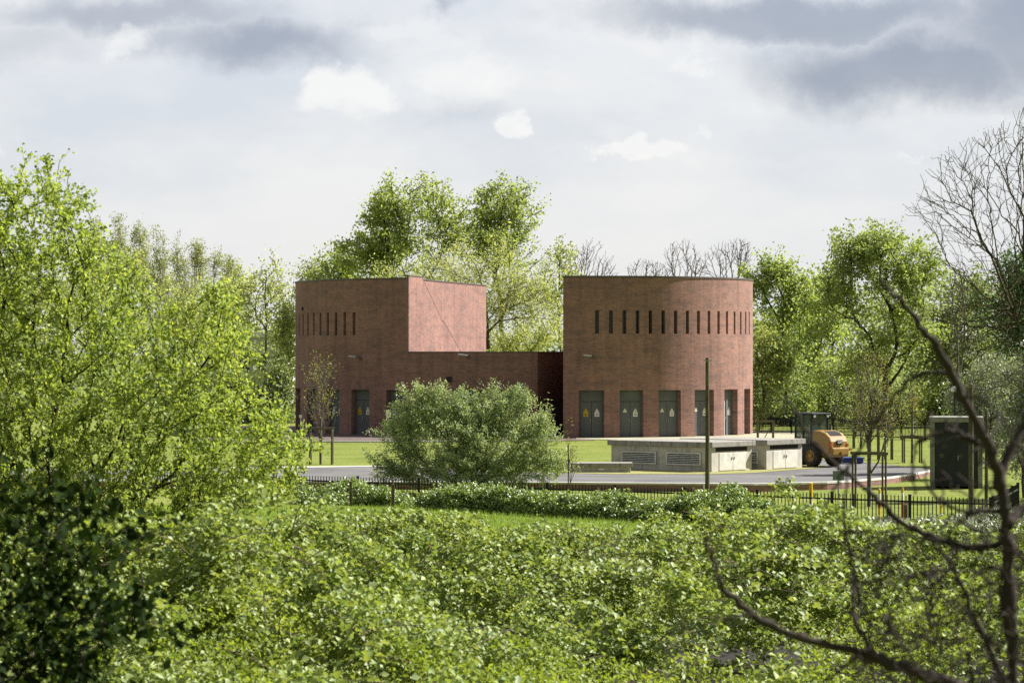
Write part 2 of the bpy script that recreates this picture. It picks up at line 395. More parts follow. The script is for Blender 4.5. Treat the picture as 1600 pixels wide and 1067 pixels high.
def ell_points(ells, n, rng, bias=2.0):
    """ells: (cx,cy,cz,rx,ry,rz)"""
    w = np.array([e[3] * e[5] for e in ells]); w = w / w.sum()
    out = []
    for e, c in zip(ells, rng.multinomial(n, w)):
        u = unit(rng.normal(size=(c, 3))) * (rng.random((c, 1)) ** (1 / bias))
        out.append(np.array(e[:3]) + u * np.array(e[3:]))
    return np.concatenate(out)
def px_tree(name, label, cat, d, ells, base, leaf, bark, nclump=200, nleaf=110, sig=.45, size=.24, seed=0, r0=.02, bf=.35,
            upw=.4, aspect=.62, group=None, depth=1.0, zbase=0.0, trunk_to=None, extra=None, k=5, bias=2.4, dropz=0.0, p=2.3, flat=.7, sub=1, pull=.3, tr=0.0, jit=.06, elong=1.5, up=.35, hf=.55, lk=.52, sel=.65):
    rng = np.random.default_rng(seed + 11)
    s = d / F; bx = X(base, d)
    t = thing(name, label, cat, (bx, d, zbase), 0, group)
    E = [((px - 800) * s - bx, rng.uniform(-.25, .25) * rx * s * depth, EYE - (py - HY) * s - zbase, rx * s, rx * s * .85 * depth, ry * s) for px, py, rx, ry in ells]
    Pc = ell_points(E, int(nclump * 1.6), rng, bias)
    hn = hash_noise(Pc[:, 0] * 1.0 + Pc[:, 1] * .4, Pc[:, 2] + Pc[:, 1] * .3, seed + 5, hf)
    Pc = Pc[np.argsort(-hn * sel + rng.random(len(Pc)) * .45)[:nclump]]
    Pc[:, 2] = np.maximum(Pc[:, 2], .35)
    zt = min(e[2] - e[5] * .6 for e in E)
    top = max(zt, .6) if trunk_to is None else trunk_to
    m = max(3, int(top / 1.2) + 1)
    jx = np.cumsum(rng.normal(size=m) * jit); chain = [(jx[i], 0, top * i / (m - 1)) for i in range(m)]
    chain[0] = (0, 0, -.1)
    roots = [chain]
    if extra:
        for ch in extra: roots.append([((px - 800) * s - bx, 0, EYE - (py - HY) * s - zbase) for px, py in ch])
    A, par, kk = grow(Pc, roots, bf, pull)
    rr = radii(par, r0, p); A = relax(A, par, kk, rr)
    if tr: rr[:m] = np.maximum(rr[:m], tr)
    V, Fq = tubes(A, par, rr, k, .08, rng, sub, kk)
    npmesh('trunk', V, Fq, bark, t)
    if leaf and nleaf:
        dens = rng.gamma(3.0, 1 / 3.0, len(Pc)); cnt = np.maximum(4, (nleaf * lk * dens)).astype(int)
        ctr = np.repeat(Pc, cnt, 0); sg = np.repeat(sig * rng.uniform(.7, 1.35, len(Pc)), cnt)
        dr = unit(unit(Pc - A[par[kk:]] + 1e-6) + rng.normal(size=Pc.shape) * .45 + np.array([0, 0, up]))
        pos = ctr + rng.normal(size=ctr.shape) * (sg * .55)[:, None] * np.array([1, 1, flat]) + np.repeat(dr, cnt, 0) * (np.clip(rng.normal(size=len(ctr)), -1.7, 1.5) * sg * elong)[:, None]
        pos[:, 2] -= np.abs(rng.normal(size=len(pos))) * dropz
        pos = pos[pos[:, 2] > .05]
        pos = pos[np.isfinite(pos).all(1)]
        out = unit(pos - np.array([0, 0, top + 1.0]))
        V, T = leaves(pos, size * rng.uniform(.6, 1.35, len(pos)), rng, upw, aspect, .25, out, .6)
        npmesh('crown', V, T, leaf, t)
    return t

# ------------------------------------------------------------------ terrain
EX = np.array([-80, -30, 0, 6, 10, 13.6, 16, 18, 19.4, 21.0]); EY = np.array([121, 119.5, 118, 117, 116.4, 118.2, 121.5, 126, 130, 134])
def edge_y(x): return np.interp(x, EX, EY)
def ground_z(x, y):
    x = np.asarray(x, float); y = np.asarray(y, float)
    near = np.interp(y, [-60, 0, 8, 20, 26, 50, 85, 93, 100, 112, 117, 135], [4.3, 3.85, 3.3, 1.85, 1.5, .62, -.55, -.5, -.52, -.5, -.32, -.2])
    e = edge_y(x); up = np.interp(y - e, [0.3, 3.0], [0, 1])
    z = near * (1 - up) + (-.012) * up
    right = np.interp(x, [19.4, 22], [0, 1])
    zr = np.interp(y, [-60, 0, 8, 20, 26, 50, 85, 93, 100, 119, 128, 150], [4.3, 3.85, 3.3, 1.85, 1.5, .62, -.55, -.5, -.5, -.2, -.1, -.012])
    z = z * (1 - right) + zr * right
    near_w = np.interp(y, [88, 116], [1, 0])
    return z + (hash_noise(x, y, 3, .15) - .5) * .16 * near_w
def make_ground():
    xs = np.unique(np.concatenate([np.linspace(-2200, -60, 28), np.arange(-60, 60, .8), np.linspace(60, 2200, 28)]))
    ys = np.unique(np.concatenate([np.linspace(-120, 0, 12), np.arange(0, 100, 1.0), np.arange(100, 145, .5), np.arange(145, 260, 4), np.linspace(260, 4500, 40)]))
    XX, YY = np.meshgrid(xs, ys); ZZ = ground_z(XX, YY)
    V = np.stack([XX, YY, ZZ], -1).reshape(-1, 3); w = len(xs); h = len(ys)
    i = np.arange(h - 1)[:, None] * w + np.arange(w - 1)[None]
    Fq = np.stack([i, i + 1, i + w + 1, i + w], -1).reshape(-1, 4)
    o = npmesh('ground', V, Fq, 'lawn'); o.data.polygons.foreach_set('use_smooth', [True] * len(o.data.polygons))
    tag(o, 'grassy ground with mown lawn around the brick buildings', None, None, 'structure')
make_ground()
def sheet(name, poly, z, mat, label):
    bm = bmesh.new(); vs = [bm.verts.new((x, y, z)) for x, y in poly]
    f = bm.faces.new(vs)
    if f.normal.z < 0 or f.calc_area() == 0: bm.normal_update()
    bmesh.ops.triangulate(bm, faces=bm.faces[:]); bmesh.ops.recalc_face_normals(bm, faces=bm.faces[:])
    me = bpy.data.meshes.new(name); bm.to_mesh(me); bm.free(); me.materials.append(M[mat])
    o = bpy.data.objects.new(name, me); C.objects.link(o)
    tag(o, label, None, None, 'structure'); return o
near_e = [(x, float(edge_y(x)) + .05) for x in np.concatenate([np.linspace(-60, 10, 15), np.linspace(10.5, 19.3, 14)])]
far_e = [G(*p) for p in ((1451, 733), (1420, 729.5), (1385, 726), (1345, 722), (1319, 720), (1270, 716), (1240, 716), (1215, 724), (1170, 733),
                         (1112, 740.2), (1000, 740.2), (890, 739.5), (800, 737), (720, 734), (650, 731), (585, 729.5), (510, 730.5), (400, 731.5), (200, 733))] + [(-60, 132)]
sheet('road', near_e + far_e, .012, 'asphalt', 'grey asphalt yard road curving past the concrete vent blocks')
sheet('light_path', [G(*p) for p in ((300, 732.5), (510, 730.3), (585, 729.2), (700, 731), (700, 729.4), (585, 727.8), (510, 728.6), (300, 730.5))], .020, 'concrete', 'pale strip of paving between lawn and road')
sheet('verge', [G(*p) for p in ((885, 739.8), (960, 741.3), (1112, 741.5), (1180, 739.2), (1262, 733), (1290, 730.5), (1290, 727.5), (1255, 727), (1200, 727), (1100, 725), (900, 727))], .026, 'verge', 'dry yellowish verge around the foot of the concrete blocks')
sheet('brick_path', [G(*p) for p in ((300, 689.5), (510, 689.6), (610, 690), (720, 689.5), (870, 689), (930, 688), (930, 670), (300, 664))], .016, 'paving', 'dark brick paving along the foot of the left building')
sheet('gravel_path', [G(*p) for p in ((900, 686), (950, 687), (1100, 686.2), (1180, 686.6), (1262, 687.5), (1262, 674), (1180, 672), (1000, 668), (900, 672))], .022, 'gravel', 'pale gravel apron around the right brick tower')
kb = MB(); pts = [G(*p) for p in ((300, 690.6), (510, 690.8), (610, 691.0), (720, 690.6), (860, 690))]
for a, b in zip(pts, pts[1:]): kb.bar((*a, .03), (*b, .03), .25, .10)
tag(kb.build('kerb', 'concrete_door'), 'pale concrete kerb between the lawn and the brick path', None, None, 'structure')

# retaining wall along the near road edge
rw = thing('retaining_wall', 'low brick retaining wall with pale coping along the near edge of the road', 'wall')
wb = MB(); cb = MB(); s = 0.0
for a, b in zip(near_e[6:], near_e[7:]):
    l = math.dist(a, b)
    ya, yb = a[1] - .1, b[1] - .1
    wb.quad((a[0], ya, -.75), (b[0], yb, -.75), (b[0], yb, -.055), (a[0], ya, -.055), 0, [(s, 0), (s + l, 0), (s + l, .7), (s, .7)])
    wb.quad((a[0], ya + .3, -.75), (b[0], yb + .3, -.75), (b[0], yb + .3, -.055), (a[0], ya + .3, -.055), 0, [(s, 0), (s + l, 0), (s + l, .7), (s, .7)])
    cb.hexa([(a[0], ya - .02, -.055), (b[0], yb - .02, -.055), (b[0], yb + .3, -.055), (a[0], ya + .3, -.055),
             (a[0], ya - .02, .02), (b[0], yb - .02, .02), (b[0], yb + .3, .02), (a[0], ya + .3, .02)])
    s += l
wb.build('brickwork', 'brick', rw); cb.build('coping', 'concrete_door', rw)

# ------------------------------------------------------------------ brick buildings
def wall_grid(mb, path, s_samples, z0, z1, openings=()):
    """path(s) -> (x, y, nx, ny); openings (s0, s1, za, zb, depth)"""
    S = sorted(set([round(a, 4) for a in s_samples] + [round(o[i], 4) for o in openings for i in (0, 1)]))
    Zs = sorted(set([z0, z1] + [o[i] for o in openings for i in (2, 3)]))
    for a, b in zip(S, S[1:]):
        xa, ya, _, _ = path(a); xb, yb, _, _ = path(b); mid = (a + b) / 2
        for c, d in zip(Zs, Zs[1:]):
            zm = (c + d) / 2
            if any(o[0] < mid < o[1] and o[2] < zm < o[3] for o in openings): continue
            mb.quad((xa, ya, c), (xb, yb, c), (xb, yb, d), (xa, ya, d), 0, [(a, c), (b, c), (b, d), (a, d)])
    for s0, s1, za, zb, dep in openings:
        for s_ in (s0, s1):
            x, y, nx, ny = path(s_)
            mb.quad((x, y, za), (x - nx * dep, y - ny * dep, za), (x - nx * dep, y - ny * dep, zb), (x, y, zb), 0, [(s_, za), (s_ + dep, za), (s_ + dep, zb), (s_, zb)])
        xa, ya, na, nb = path(s0); xb, yb, nc, nd = path(s1)
        for z in (za, zb):
            mb.quad((xa, ya, z), (xb, yb, z), (xb - nc * dep, yb - nd * dep, z), (xa - na * dep, ya - nb * dep, z), 0, [(s0, z), (s1, z), (s1, z + dep), (s0, z + dep)])
def arc(cx, cy, r):          # s measured along the arc, angle 0 faces the camera, positive to the right
    def f(s):
        t = s / r; n = (math.sin(t), -math.cos(t))
        return cx + r * n[0], cy + r * n[1], n[0], n[1]
    return f
def line(p, q):
    l = math.dist(p, q); d = ((q[0] - p[0]) / l, (q[1] - p[1]) / l); n = (d[1], -d[0])
    return (lambda s: (p[0] + d[0] * s, p[1] + d[1] * s, n[0], n[1])), l
def make_door(bld, path, s0, s1, dep, ztop, signs, leaf_open=False, transom=True):
    xa, ya, na, nb = path(s0); xb, yb, nc, nd = path(s1)
    a = Vector((xa - na * dep, ya - nb * dep, 0)); b = Vector((xb - nc * dep, yb - nd * dep, 0))
    w = (b - a).length; ux = (b - a).normalized(); out = Vector((ux.y, -ux.x, 0))
    def pt(u, v, z): p = a + ux * u + out * v; return (p.x, p.y, z)
    def slab(mb, u0, u1, v0, v1, z0, z1, m=0):
        mb.hexa([pt(u0, v1, z0), pt(u1, v1, z0), pt(u1, v0, z0), pt(u0, v0, z0), pt(u0, v1, z1), pt(u1, v1, z1), pt(u1, v0, z1), pt(u0, v0, z1)], m)
    zt = 2.28 if transom else ztop - .05
    mb = MB()
    slab(mb, 0, w, -.05, .02, 0, ztop, 1)                       # dark backing seen in the joints
    slab(mb, .0, .07, .02, .09, 0, ztop); slab(mb, w - .07, w, .02, .09, 0, ztop); slab(mb, .07, w - .07, .02, .09, ztop - .07, ztop)
    if transom: slab(mb, .085, w - .085, .02, .06, zt + .03, ztop - .085)
    if not leaf_open: slab(mb, .085, w / 2 - .012, .02, .06, .02, zt)
    slab(mb, w / 2 + .012, w - .085, .02, .06, .02, zt)
    d = mb.build('double_door', ['door', 'gap'], bld)
    for u0, q0, q1 in ((w / 2 - .09, 1.0, 1.22), (w / 2 + .06, 1.02, 1.12)):
        h = MB(); slab(h, u0, u0 + .03, .062, .11, q0, q1); h.build('handle', 'steel', d)
    for side, kind in signs:
        u = w * (.27 if side == 0 else .73); zc = 1.62
        if side == 0 and leaf_open: continue
        sg = MB()
        tri = lambda z0, hw, hh, v, m: sg.face([sg.vert(pt(u - hw, v, z0)), sg.vert(pt(u + hw, v, z0)), sg.vert(pt(u, v, z0 + hh))], m)
        tri(zc - .01, .155, .27, .066, 1); tri(zc + .035, .09, .16, .070, 0); tri(zc + .05, .02, .10, .073, 2)
        if kind != 'tri':
            slab(sg, u - .15, u + .15, .062, .069, zc - .28, zc - .02, 0)
            slab(sg, u - .09, u + .09, .0695, .072, zc - .20, zc - .17, 2); slab(sg, u - .09, u + .09, .0695, .072, zc - .13, zc - .10, 2)
        sg.build('warning_sign', ['yellow', 'yellow', 'gap'] if kind == 'yellow' else ['white', 'cream', 'gap'], d)
    return d
def slit(bld, path, s0, s1, za, zb, dep):
    xa, ya, na, nb = path(s0); xb, yb, nc, nd = path(s1)
    mb = MB(); mb.quad((xa - na * dep, ya - nb * dep, za), (xb - nc * dep, yb - nd * dep, za), (xb - nc * dep, yb - nd * dep, zb), (xa - na * dep, ya - nb * dep, zb))
    w = mb.build('slit_window', 'glass', bld)
    fr = MB(); q = dep - .03
    for s_ in (s0, s1):
        x, y, nx, ny = path(s_); fr.bar((x - nx * q, y - ny * q, za), (x - nx * q, y - ny * q, zb), .035, .035)
    fr.build('frame', 'coping', w); return w
def ring_band(mb, path, s_samples, z0, z1, off, thick):
    for a, b in zip(s_samples, s_samples[1:]):
        pa = path(a); pb = path(b); q = []
        for z in (z0, z1):
            for pth, o in ((pa, off), (pb, off), (pb, off - thick), (pa, off - thick)): q.append((pth[0] + pth[2] * o, pth[1] + pth[3] * o, z))
        mb.hexa(q)
def wall_lamp(bld, x, y, z, n, ln=.5, sidew=-1):
    b = MB(); d = Vector((n[0], n[1], 0)); t = Vector((-n[1], n[0], 0)) * sidew
    p = Vector((x, y, z)); q = p + d * .35 + t * .1
    b.box(x - .09, x + .09, y - .09, y + .09, z - .11, z + .05)
    b.tube([p, p + d * .2 + Vector((0, 0, .06)), q + Vector((0, 0, .08))], .03, 6)
    e = q + t * ln + d * .12
    o = b.build('lamp_bracket', 'coping', bld)
    h = MB(); h.bar(q + Vector((0, 0, .08)), e + Vector((0, 0, .14)), .22, .10); h.build('lamp_head', 'lamp', o, bevel=.02)

H = 10.22; WING = 5.45
# --- left building: round front cut by a straight sunlit wall, low wing continuing the curve
def theta_of(px, cx, cy, r):
    lo, hi = -PI / 2 + .02, PI / 2 - .02
    for _ in range(60):
        m_ = (lo + hi) / 2; x = cx + r * math.sin(m_); d = cy - r * math.cos(m_)
        if 800 + x / d * F < px: lo = m_
        else: hi = m_
    return math.degrees((lo + hi) / 2)
c1x, c1y, r1 = -1.11, 195.6, 13.9
lb = thing('brick_building', 'left red brick building with rounded end, pink sunlit side wall and low wing', 'building', (0, 0, 0))
a1 = arc(c1x, c1y, r1)
TA = theta_of(637, c1x, c1y, r1); TE = theta_of(840, c1x, c1y, r1); TL = -150
doors_l = [(R(theta_of(a, c1x, c1y, r1)) * r1, R(theta_of(b, c1x, c1y, r1)) * r1) for a, b in ((462.5, 469.3), (479.5, 493), (509, 530.5), (548.8, 577), (603, 634.5), (657, 691.5), (715.5, 752.6), (776.5, 815.3))]
op_door = [(a, b, 0.02, 2.98, .42) for a, b in doors_l]
slits_l = [theta_of(p_, c1x, c1y, r1) for p_ in (553, 538.4, 524.9, 512.3, 500.6, 490.2, 481.2, 473.6, 467.4, 463)] + [-88, -92, -96]
op_sl = [(R(t) * r1 - .13, R(t) * r1 + .13, 6.56, 8.07, .3) for t in slits_l]
wl = MB()
wall_grid(wl, a1, [R(t) * r1 for t in np.linspace(TL, TA, 84)], 0, H, [o for o in op_door if o[1] < R(TA) * r1 + .05] + op_sl)
wall_grid(wl, a1, [R(t) * r1 for t in np.linspace(TA, TE, 26)], 0, WING, [o for o in op_door if o[1] > R(TA) * r1 + .05])
pA = a1(R(TA) * r1)[:2]; pB = (X(759.5, 202.4), 202.4); pL = a1(R(TL) * r1)[:2]; pE = a1(R(TE) * r1)[:2]
pF = (pE[0] + 4.4, pE[1] + 16.5)
f_, l_ = line(pA, pB); DG = .44
# straight wall: nearer part stands a little proud along a slanting joint
nx, ny = f_(0)[2:]
wall_grid(wl, f_, [0, l_], WING - .3, H)
top_s, bot_s = .155 * l_, .66 * l_
for (sa, za), (sb, zb) in (((top_s, H + .01), (.36 * l_, 7.55)), ((.36 * l_, 7.55), (.405 * l_, 7.5)), ((.405 * l_, 7.5), (bot_s, WING))):
    pass
poly = [(0, WING - .2), (bot_s, WING - .2), (.43 * l_, 7.45), (.40 * l_, 7.55), (top_s, H + .16), (0, H + .16)]
def on(s_, z, o): x, y, a_, b_ = f_(s_); return (x + a_ * o, y + b_ * o, z)
wl.face([wl.vert(on(s_, z, .07)) for s_, z in poly], 0, [(s_ + 3, z) for s_, z in poly])
for i in range(len(poly)):
    (sa, za), (sb, zb) = poly[i], poly[(i + 1) % len(poly)]
    wl.quad(on(sa, za, .07), on(sb, zb, .07), on(sb, zb, -.1), on(sa, za, -.1), 0, [(sa, za), (sb, zb), (sb, zb + .1), (sa, za + .1)])
jb = MB()
for (sa, za), (sb, zb_) in zip(poly[1:4], poly[2:5]):
    a_ = Vector(on(sa, za, .03)); b_ = Vector(on(sb, zb_, .03)); o_ = Vector((nx, ny, 0)); w_ = (b_ - a_).cross(o_).normalized() * .07
    jb.hexa([a_ + w_, b_ + w_, b_ + w_ + o_ * .03, a_ + w_ + o_ * .03, a_ - w_, b_ - w_, b_ - w_ + o_ * .03, a_ - w_ + o_ * .03])
f2, l2 = line(pB, pL); wall_grid(wl, f2, [0, l2], 0, H)
f3, l3 = line(pE, pF); wall_grid(wl, f3, [0, l3], 0, WING)
f4, l4 = line(pF, pB); wall_grid(wl, f4, [0, l4], 0, WING)
wl.build('wall', 'brick', lb)
jb.build('movement_joint', 'gap', lb)
rf = MB()
rf.face([rf.vert((x, y, H - .35)) for x, y in [a1(R(t) * r1)[:2] for t in np.linspace(TL, TA, 40)] + [pB]])
rf.face([rf.vert((x, y, WING - .3)) for x, y in [a1(R(t) * r1)[:2] for t in np.linspace(TA, TE, 12)] + [pF, pB]])
rf.build('roof', 'roof', lb)
cp = MB(); ring_band(cp, a1, [R(t) * r1 for t in np.linspace(TL, TA, 60)], H - .03, H + .07, .035, .4)
ring_band(cp, f_, [top_s + .05, l_], H - .03, H + .05, .035, .4); ring_band(cp, f2, [0, l2], H - .03, H + .05, .035, .4)
ring_band(cp, f_, [0, top_s], H + .16, H + .22, .1, .5)
ring_band(cp, a1, [R(t) * r1 for t in np.linspace(TA + .01, TE, 20)], WING - .04, WING + .035, .03, .35); ring_band(cp, f3, [0, l3], WING - .04, WING + .035, .03, .35)
cp.build('coping', 'coping', lb)
for i, o in enumerate(op_door):
    sg = {2: [(0, 'white'), (1, 'white')], 3: [(0, 'yellow'), (1, 'white')], 4: [(0, 'white'), (1, 'white')], 1: [(0, 'tri')], 5: [(1, 'white')]}.get(i, [(0, 'tri'), (1, 'white')])
    make_door(lb, a1, o[0], o[1], .42, 2.98, sg)
for o in op_sl: slit(lb, a1, *o)
for px, py in ((565, 559.5), (733, 557)):
    d = 183.0; t = math.asin((X(px, 186) - c1x) / r1); q = a1(t * r1); wall_lamp(lb, q[0], q[1], Z(py, q[1]), (q[2], q[3]))
for px, py, w in ((703.5, 592.6, .17), (765, 614, .14), (645, 613, .14), (463, 482.5, .1)):
    t = math.asin(max(-.999, (X(px, 185) - c1x) / r1)); q = a1(t * r1); z = Z(py, q[1])
    vb = MB(); vb.bar((q[0], q[1], z), (q[0] + q[2] * .12, q[1] + q[3] * .12, z), w * 2, w * 2); vb.build('junction_box', 'black', lb)
# --- right tower
c2x, c2y, r2 = 5.39, 189.8, 10.8
rt = thing('brick_building', 'right red brick tower with curved wall, long row of slit windows and grey double doors', 'building')
a2 = arc(c2x, c2y, r2)
T0, T1 = -11.4, 160
op_d2 = [(R(theta_of(a, c2x, c2y, r2)) * r2, R(theta_of(b, c2x, c2y, r2)) * r2, .02, 3.02, .45) for a, b in ((904, 943.8), (968.3, 1005.4), (1029.3, 1064), (1085.5, 1115.4), (1131.9, 1152.5), (1162.9, 1172.2))] + [(R(90) * r2, R(99) * r2, .02, 3.02, .45)]
slits_r = [theta_of(p_, c2x, c2y, r2) for p_ in (932.8, 954.6, 975.6, 996.2, 1016.4, 1036.4, 1055.8, 1074.2, 1091.4, 1107.8, 1122.8, 1136, 1147.8, 1157.5, 1165.2, 1170.8)] + [88, 93]
op_s2 = [(R(t) * r2 - .125, R(t) * r2 + .125, 6.62, 8.1, .3) for t in slits_r]
wr = MB()
wall_grid(wr, a2, [R(t) * r2 for t in np.linspace(T0, T1, 120)], 0, H, op_d2 + op_s2)
p0 = a2(R(T0) * r2)[:2]; p1 = a2(R(T1) * r2)[:2]; pm = (p0[0] + 2.6, p0[1] + 19.0)
g1, m1 = line(p1, pm); g2, m2 = line(pm, p0)
wall_grid(wr, g1, [0, m1], 0, H); wall_grid(wr, g2, [0, m2], 0, H)
wr.build('wall', 'brick', rt)
rf = MB(); rf.face([rf.vert((x, y, H - .35)) for x, y in [a2(R(t) * r2)[:2] for t in np.linspace(T0, T1, 50)] + [pm]]); rf.build('roof', 'roof', rt)
cp = MB(); ring_band(cp, a2, [R(t) * r2 for t in np.linspace(T0, T1, 90)], H - .03, H + .08, .035, .4)
ring_band(cp, g1, [0, m1], H - .03, H + .08, .035, .4); ring_band(cp, g2, [0, m2], H - .03, H + .08, .035, .4); cp.build('coping', 'coping', rt)
for i, o in enumerate(op_d2):
    sg = {0: [(0, 'yellow'), (1, 'white')]}.get(i, [(0, 'tri'), (1, 'white')])
    make_door(rt, a2, o[0], o[1], .45, 3.02, sg, leaf_open=(i == 4))
q = a2(op_d2[4][0]); ol = MB()
ol.hexa([(q[0] - q[2] * .36 - q[3] * -.03 + dx, q[1] - q[3] * .36 + dy, z) for z in (.03, 2.28) for dx, dy in
         [(0, 0), (q[2] * .38, q[3] * .38), (q[2] * .38 - q[3] * .05, q[3] * .38 + q[2] * .05), (-q[3] * .05, q[2] * .05)]])
lf = ol.build('door_leaf', 'louvre', rt); lf['label'] = 'pale grey door leaf standing open in the sun'
for o in op_s2: slit(rt, a2, *o)
t = math.asin((X(926, 179.5) - c2x) / r2); q = a2(t * r2); wall_lamp(rt, q[0], q[1], Z(558, q[1]), (q[2], q[3]))
# gate in the gap between the two
gt = thing('metal_gate', 'dark metal bar gate in the gap between the two brick buildings', 'gate', (X(838, 184.5), 184.5, 0))
gb = MB(); gw = X(878, 184.5) - X(838, 184.5)
for i in range(14): u = gw * i / 13; gb.bar((u, 0, .05), (u, 0, 1.5 + 1.6 * (i / 13) ** 1.5), .03, .03)
gb.bar((0, 0, .25), (gw, 0, .25), .04, .05); gb.bar((0, 0, 1.3), (gw, 0, 1.3), .04, .05); gb.build('bar_panel', 'black', gt)
gp = MB(); gp.box(-.05, .05, -.05, .05, 0, 1.75); gp.build('post', 'black', gt)

# ------------------------------------------------------------------ concrete vent blocks
def vent_block(label, near, ld, ll, rd, rl, zt, louvres_l, group):
    """near corner, left and right wall directions and lengths"""
    t = thing('concrete_vent_block', label, 'vent housing', (near[0], near[1], 0), 0, group)
    l = Vector((*ld, 0)).normalized(); r = Vector((*rd, 0)).normalized()
    def q(a, b, z): v = l * a + r * b; return (v.x, v.y, z)
    def blk(mb, a0, a1, b0, b1, z0, z1, m=0):
        mb.hexa([q(a0, b0, z0), q(a0, b1, z0), q(a1, b1, z0), q(a1, b0, z0), q(a0, b0, z1), q(a0, b1, z1), q(a1, b1, z1), q(a1, b0, z1)], m)
    th = .24
    b = MB(); blk(b, 0, ll, 0, rl, -.15, zt - th); b.build('wall', 'concrete', t, bevel=.015)
    b = MB(); blk(b, -.13, ll + .13, -.13, rl + .13, zt - th, zt); b.build('roof_slab', 'concrete_roof', t, bevel=.02)
    for a0, a1 in louvres_l:
        z0, z1 = .30, .88
        b = MB(); blk(b, a0, a1, -.015, .0, z0, z1, 1)
        for (x0, x1, y0, y1) in ((a0, a0 + .07, z0, z1), (a1 - .07, a1, z0, z1), (a0 + .07, a1 - .07, z0, z0 + .07), (a0 + .07, a1 - .07, z1 - .07, z1)): blk(b, x0, x1, -.06, -.015, y0, y1, 0)
        lv = b.build('louvre', ['louvre', 'dark'], t)
        b = MB(); n = 5
        for k in range(n):
            z = z0 + .09 + (z1 - z0 - .18) * (k + .5) / n
            b.hexa([q(a0 + .07, -.055, z - .022), q(a0 + .07, -.02, z - .006), q(a1 - .07, -.02, z - .006), q(a1 - .07, -.055, z - .022),
                    q(a0 + .07, -.055, z + .004), q(a0 + .07, -.02, z + .020), q(a1 - .07, -.02, z + .020), q(a1 - .07, -.055, z + .004)])
        b.build('slat', 'louvre', lv)
    # sunlit side: a pair of flush service doors under a dark plate standing in for a recess's shade
    w = rl
    b = MB(); blk(b, -.012, .004, w * .10, w * .88, zt - th - .2, zt - th - .02); b.build('shade_strip', 'dark', t)
    for k in range(2):
        b0 = w * (.18 + .34 * k) + .015; b1 = w * (.18 + .34 * (k + 1)) - .015
        b = MB(); blk(b, -.022, .004, b0, b1, .06, zt - th - .28); dr = b.build('door', 'concrete_door', t, bevel=.006)
        h = MB(); zz = .55; bb = b1 - .08 if k == 0 else b0 + .08
        blk(h, -.05, -.022, bb - .02, bb + .02, zz, zz + .12); h.build('handle', 'steel', dr)
    return t
vg = 'concrete vent blocks beside the road'
lA = (-4.43, 3.35)
vent_block('large concrete vent block with two long louvres facing the road, nearer of the two', (9.04, 127.6), lA, 5.55, (2.02, 2.3), 3.06, 1.37, ((.55, 2.45), (3.0, 4.95)), vg)
vent_block('smaller concrete vent block half hidden behind the larger one, next to the loader', (11.75, 130.1), lA, 4.6, (.66, .75), 2.83, 1.39, ((.42, .95),), vg)
t = thing('concrete_cover', 'long low concrete chamber with flat lid in front of the larger vent block', 'concrete chamber', (5.41, 127.2, 0))
b = MB(); b.box(-2.85, -.05, .06, 1.3, -.1, .26); b.build('base', 'concrete', t, bevel=.01)
b = MB(); b.box(-2.95, .05, -.04, 1.4, .26, .44); b.build('lid', 'concrete_roof', t, bevel=.015)
b = MB(); b.box(-.045, -.03, .3, 1.1, .04, .2); b.box(-1.5, -1.25, .03, .06, .12, .2); b.build('vent_grille', 'white', t)

# ------------------------------------------------------------------ kiosk
kd = 119.0
t = thing('kiosk', 'grey concrete kiosk with tall dark slate door standing on the lawn', 'kiosk', (X(1453, kd), kd, -.22), R(-9))
W_ = 2.2; Hk = 2.93
b = MB(); b.box(0, .2, 0, 2.0, -.1, Hk - .22); b.box(W_ - .2, W_, 0, 2.0, -.1, Hk - .22); b.box(.2, W_ - .2, 1.85, 2.0, -.1, Hk - .22); b.build('wall', 'kiosk', t, bevel=.012)
b = MB(); b.box(-.03, W_ + .03, -.03, 2.03, Hk - .22, Hk); b.build('roof_slab', 'kiosk', t, bevel=.015)
b = MB(); b.box(.205, W_ / 2 - .006, .05, .1, .0, Hk - .225); b.box(W_ / 2 + .006, W_ - .205, .05, .1, .0, Hk - .225); b.box(.205, W_ - .205, .1, .12, 0, Hk - .23)
dr = b.build('door', 'kiosk_door', t); h = MB(); h.box(W_ / 2 + .06, W_ / 2 + .09, .0, .05, 1.1, 1.3); h.build('handle', 'steel', dr)

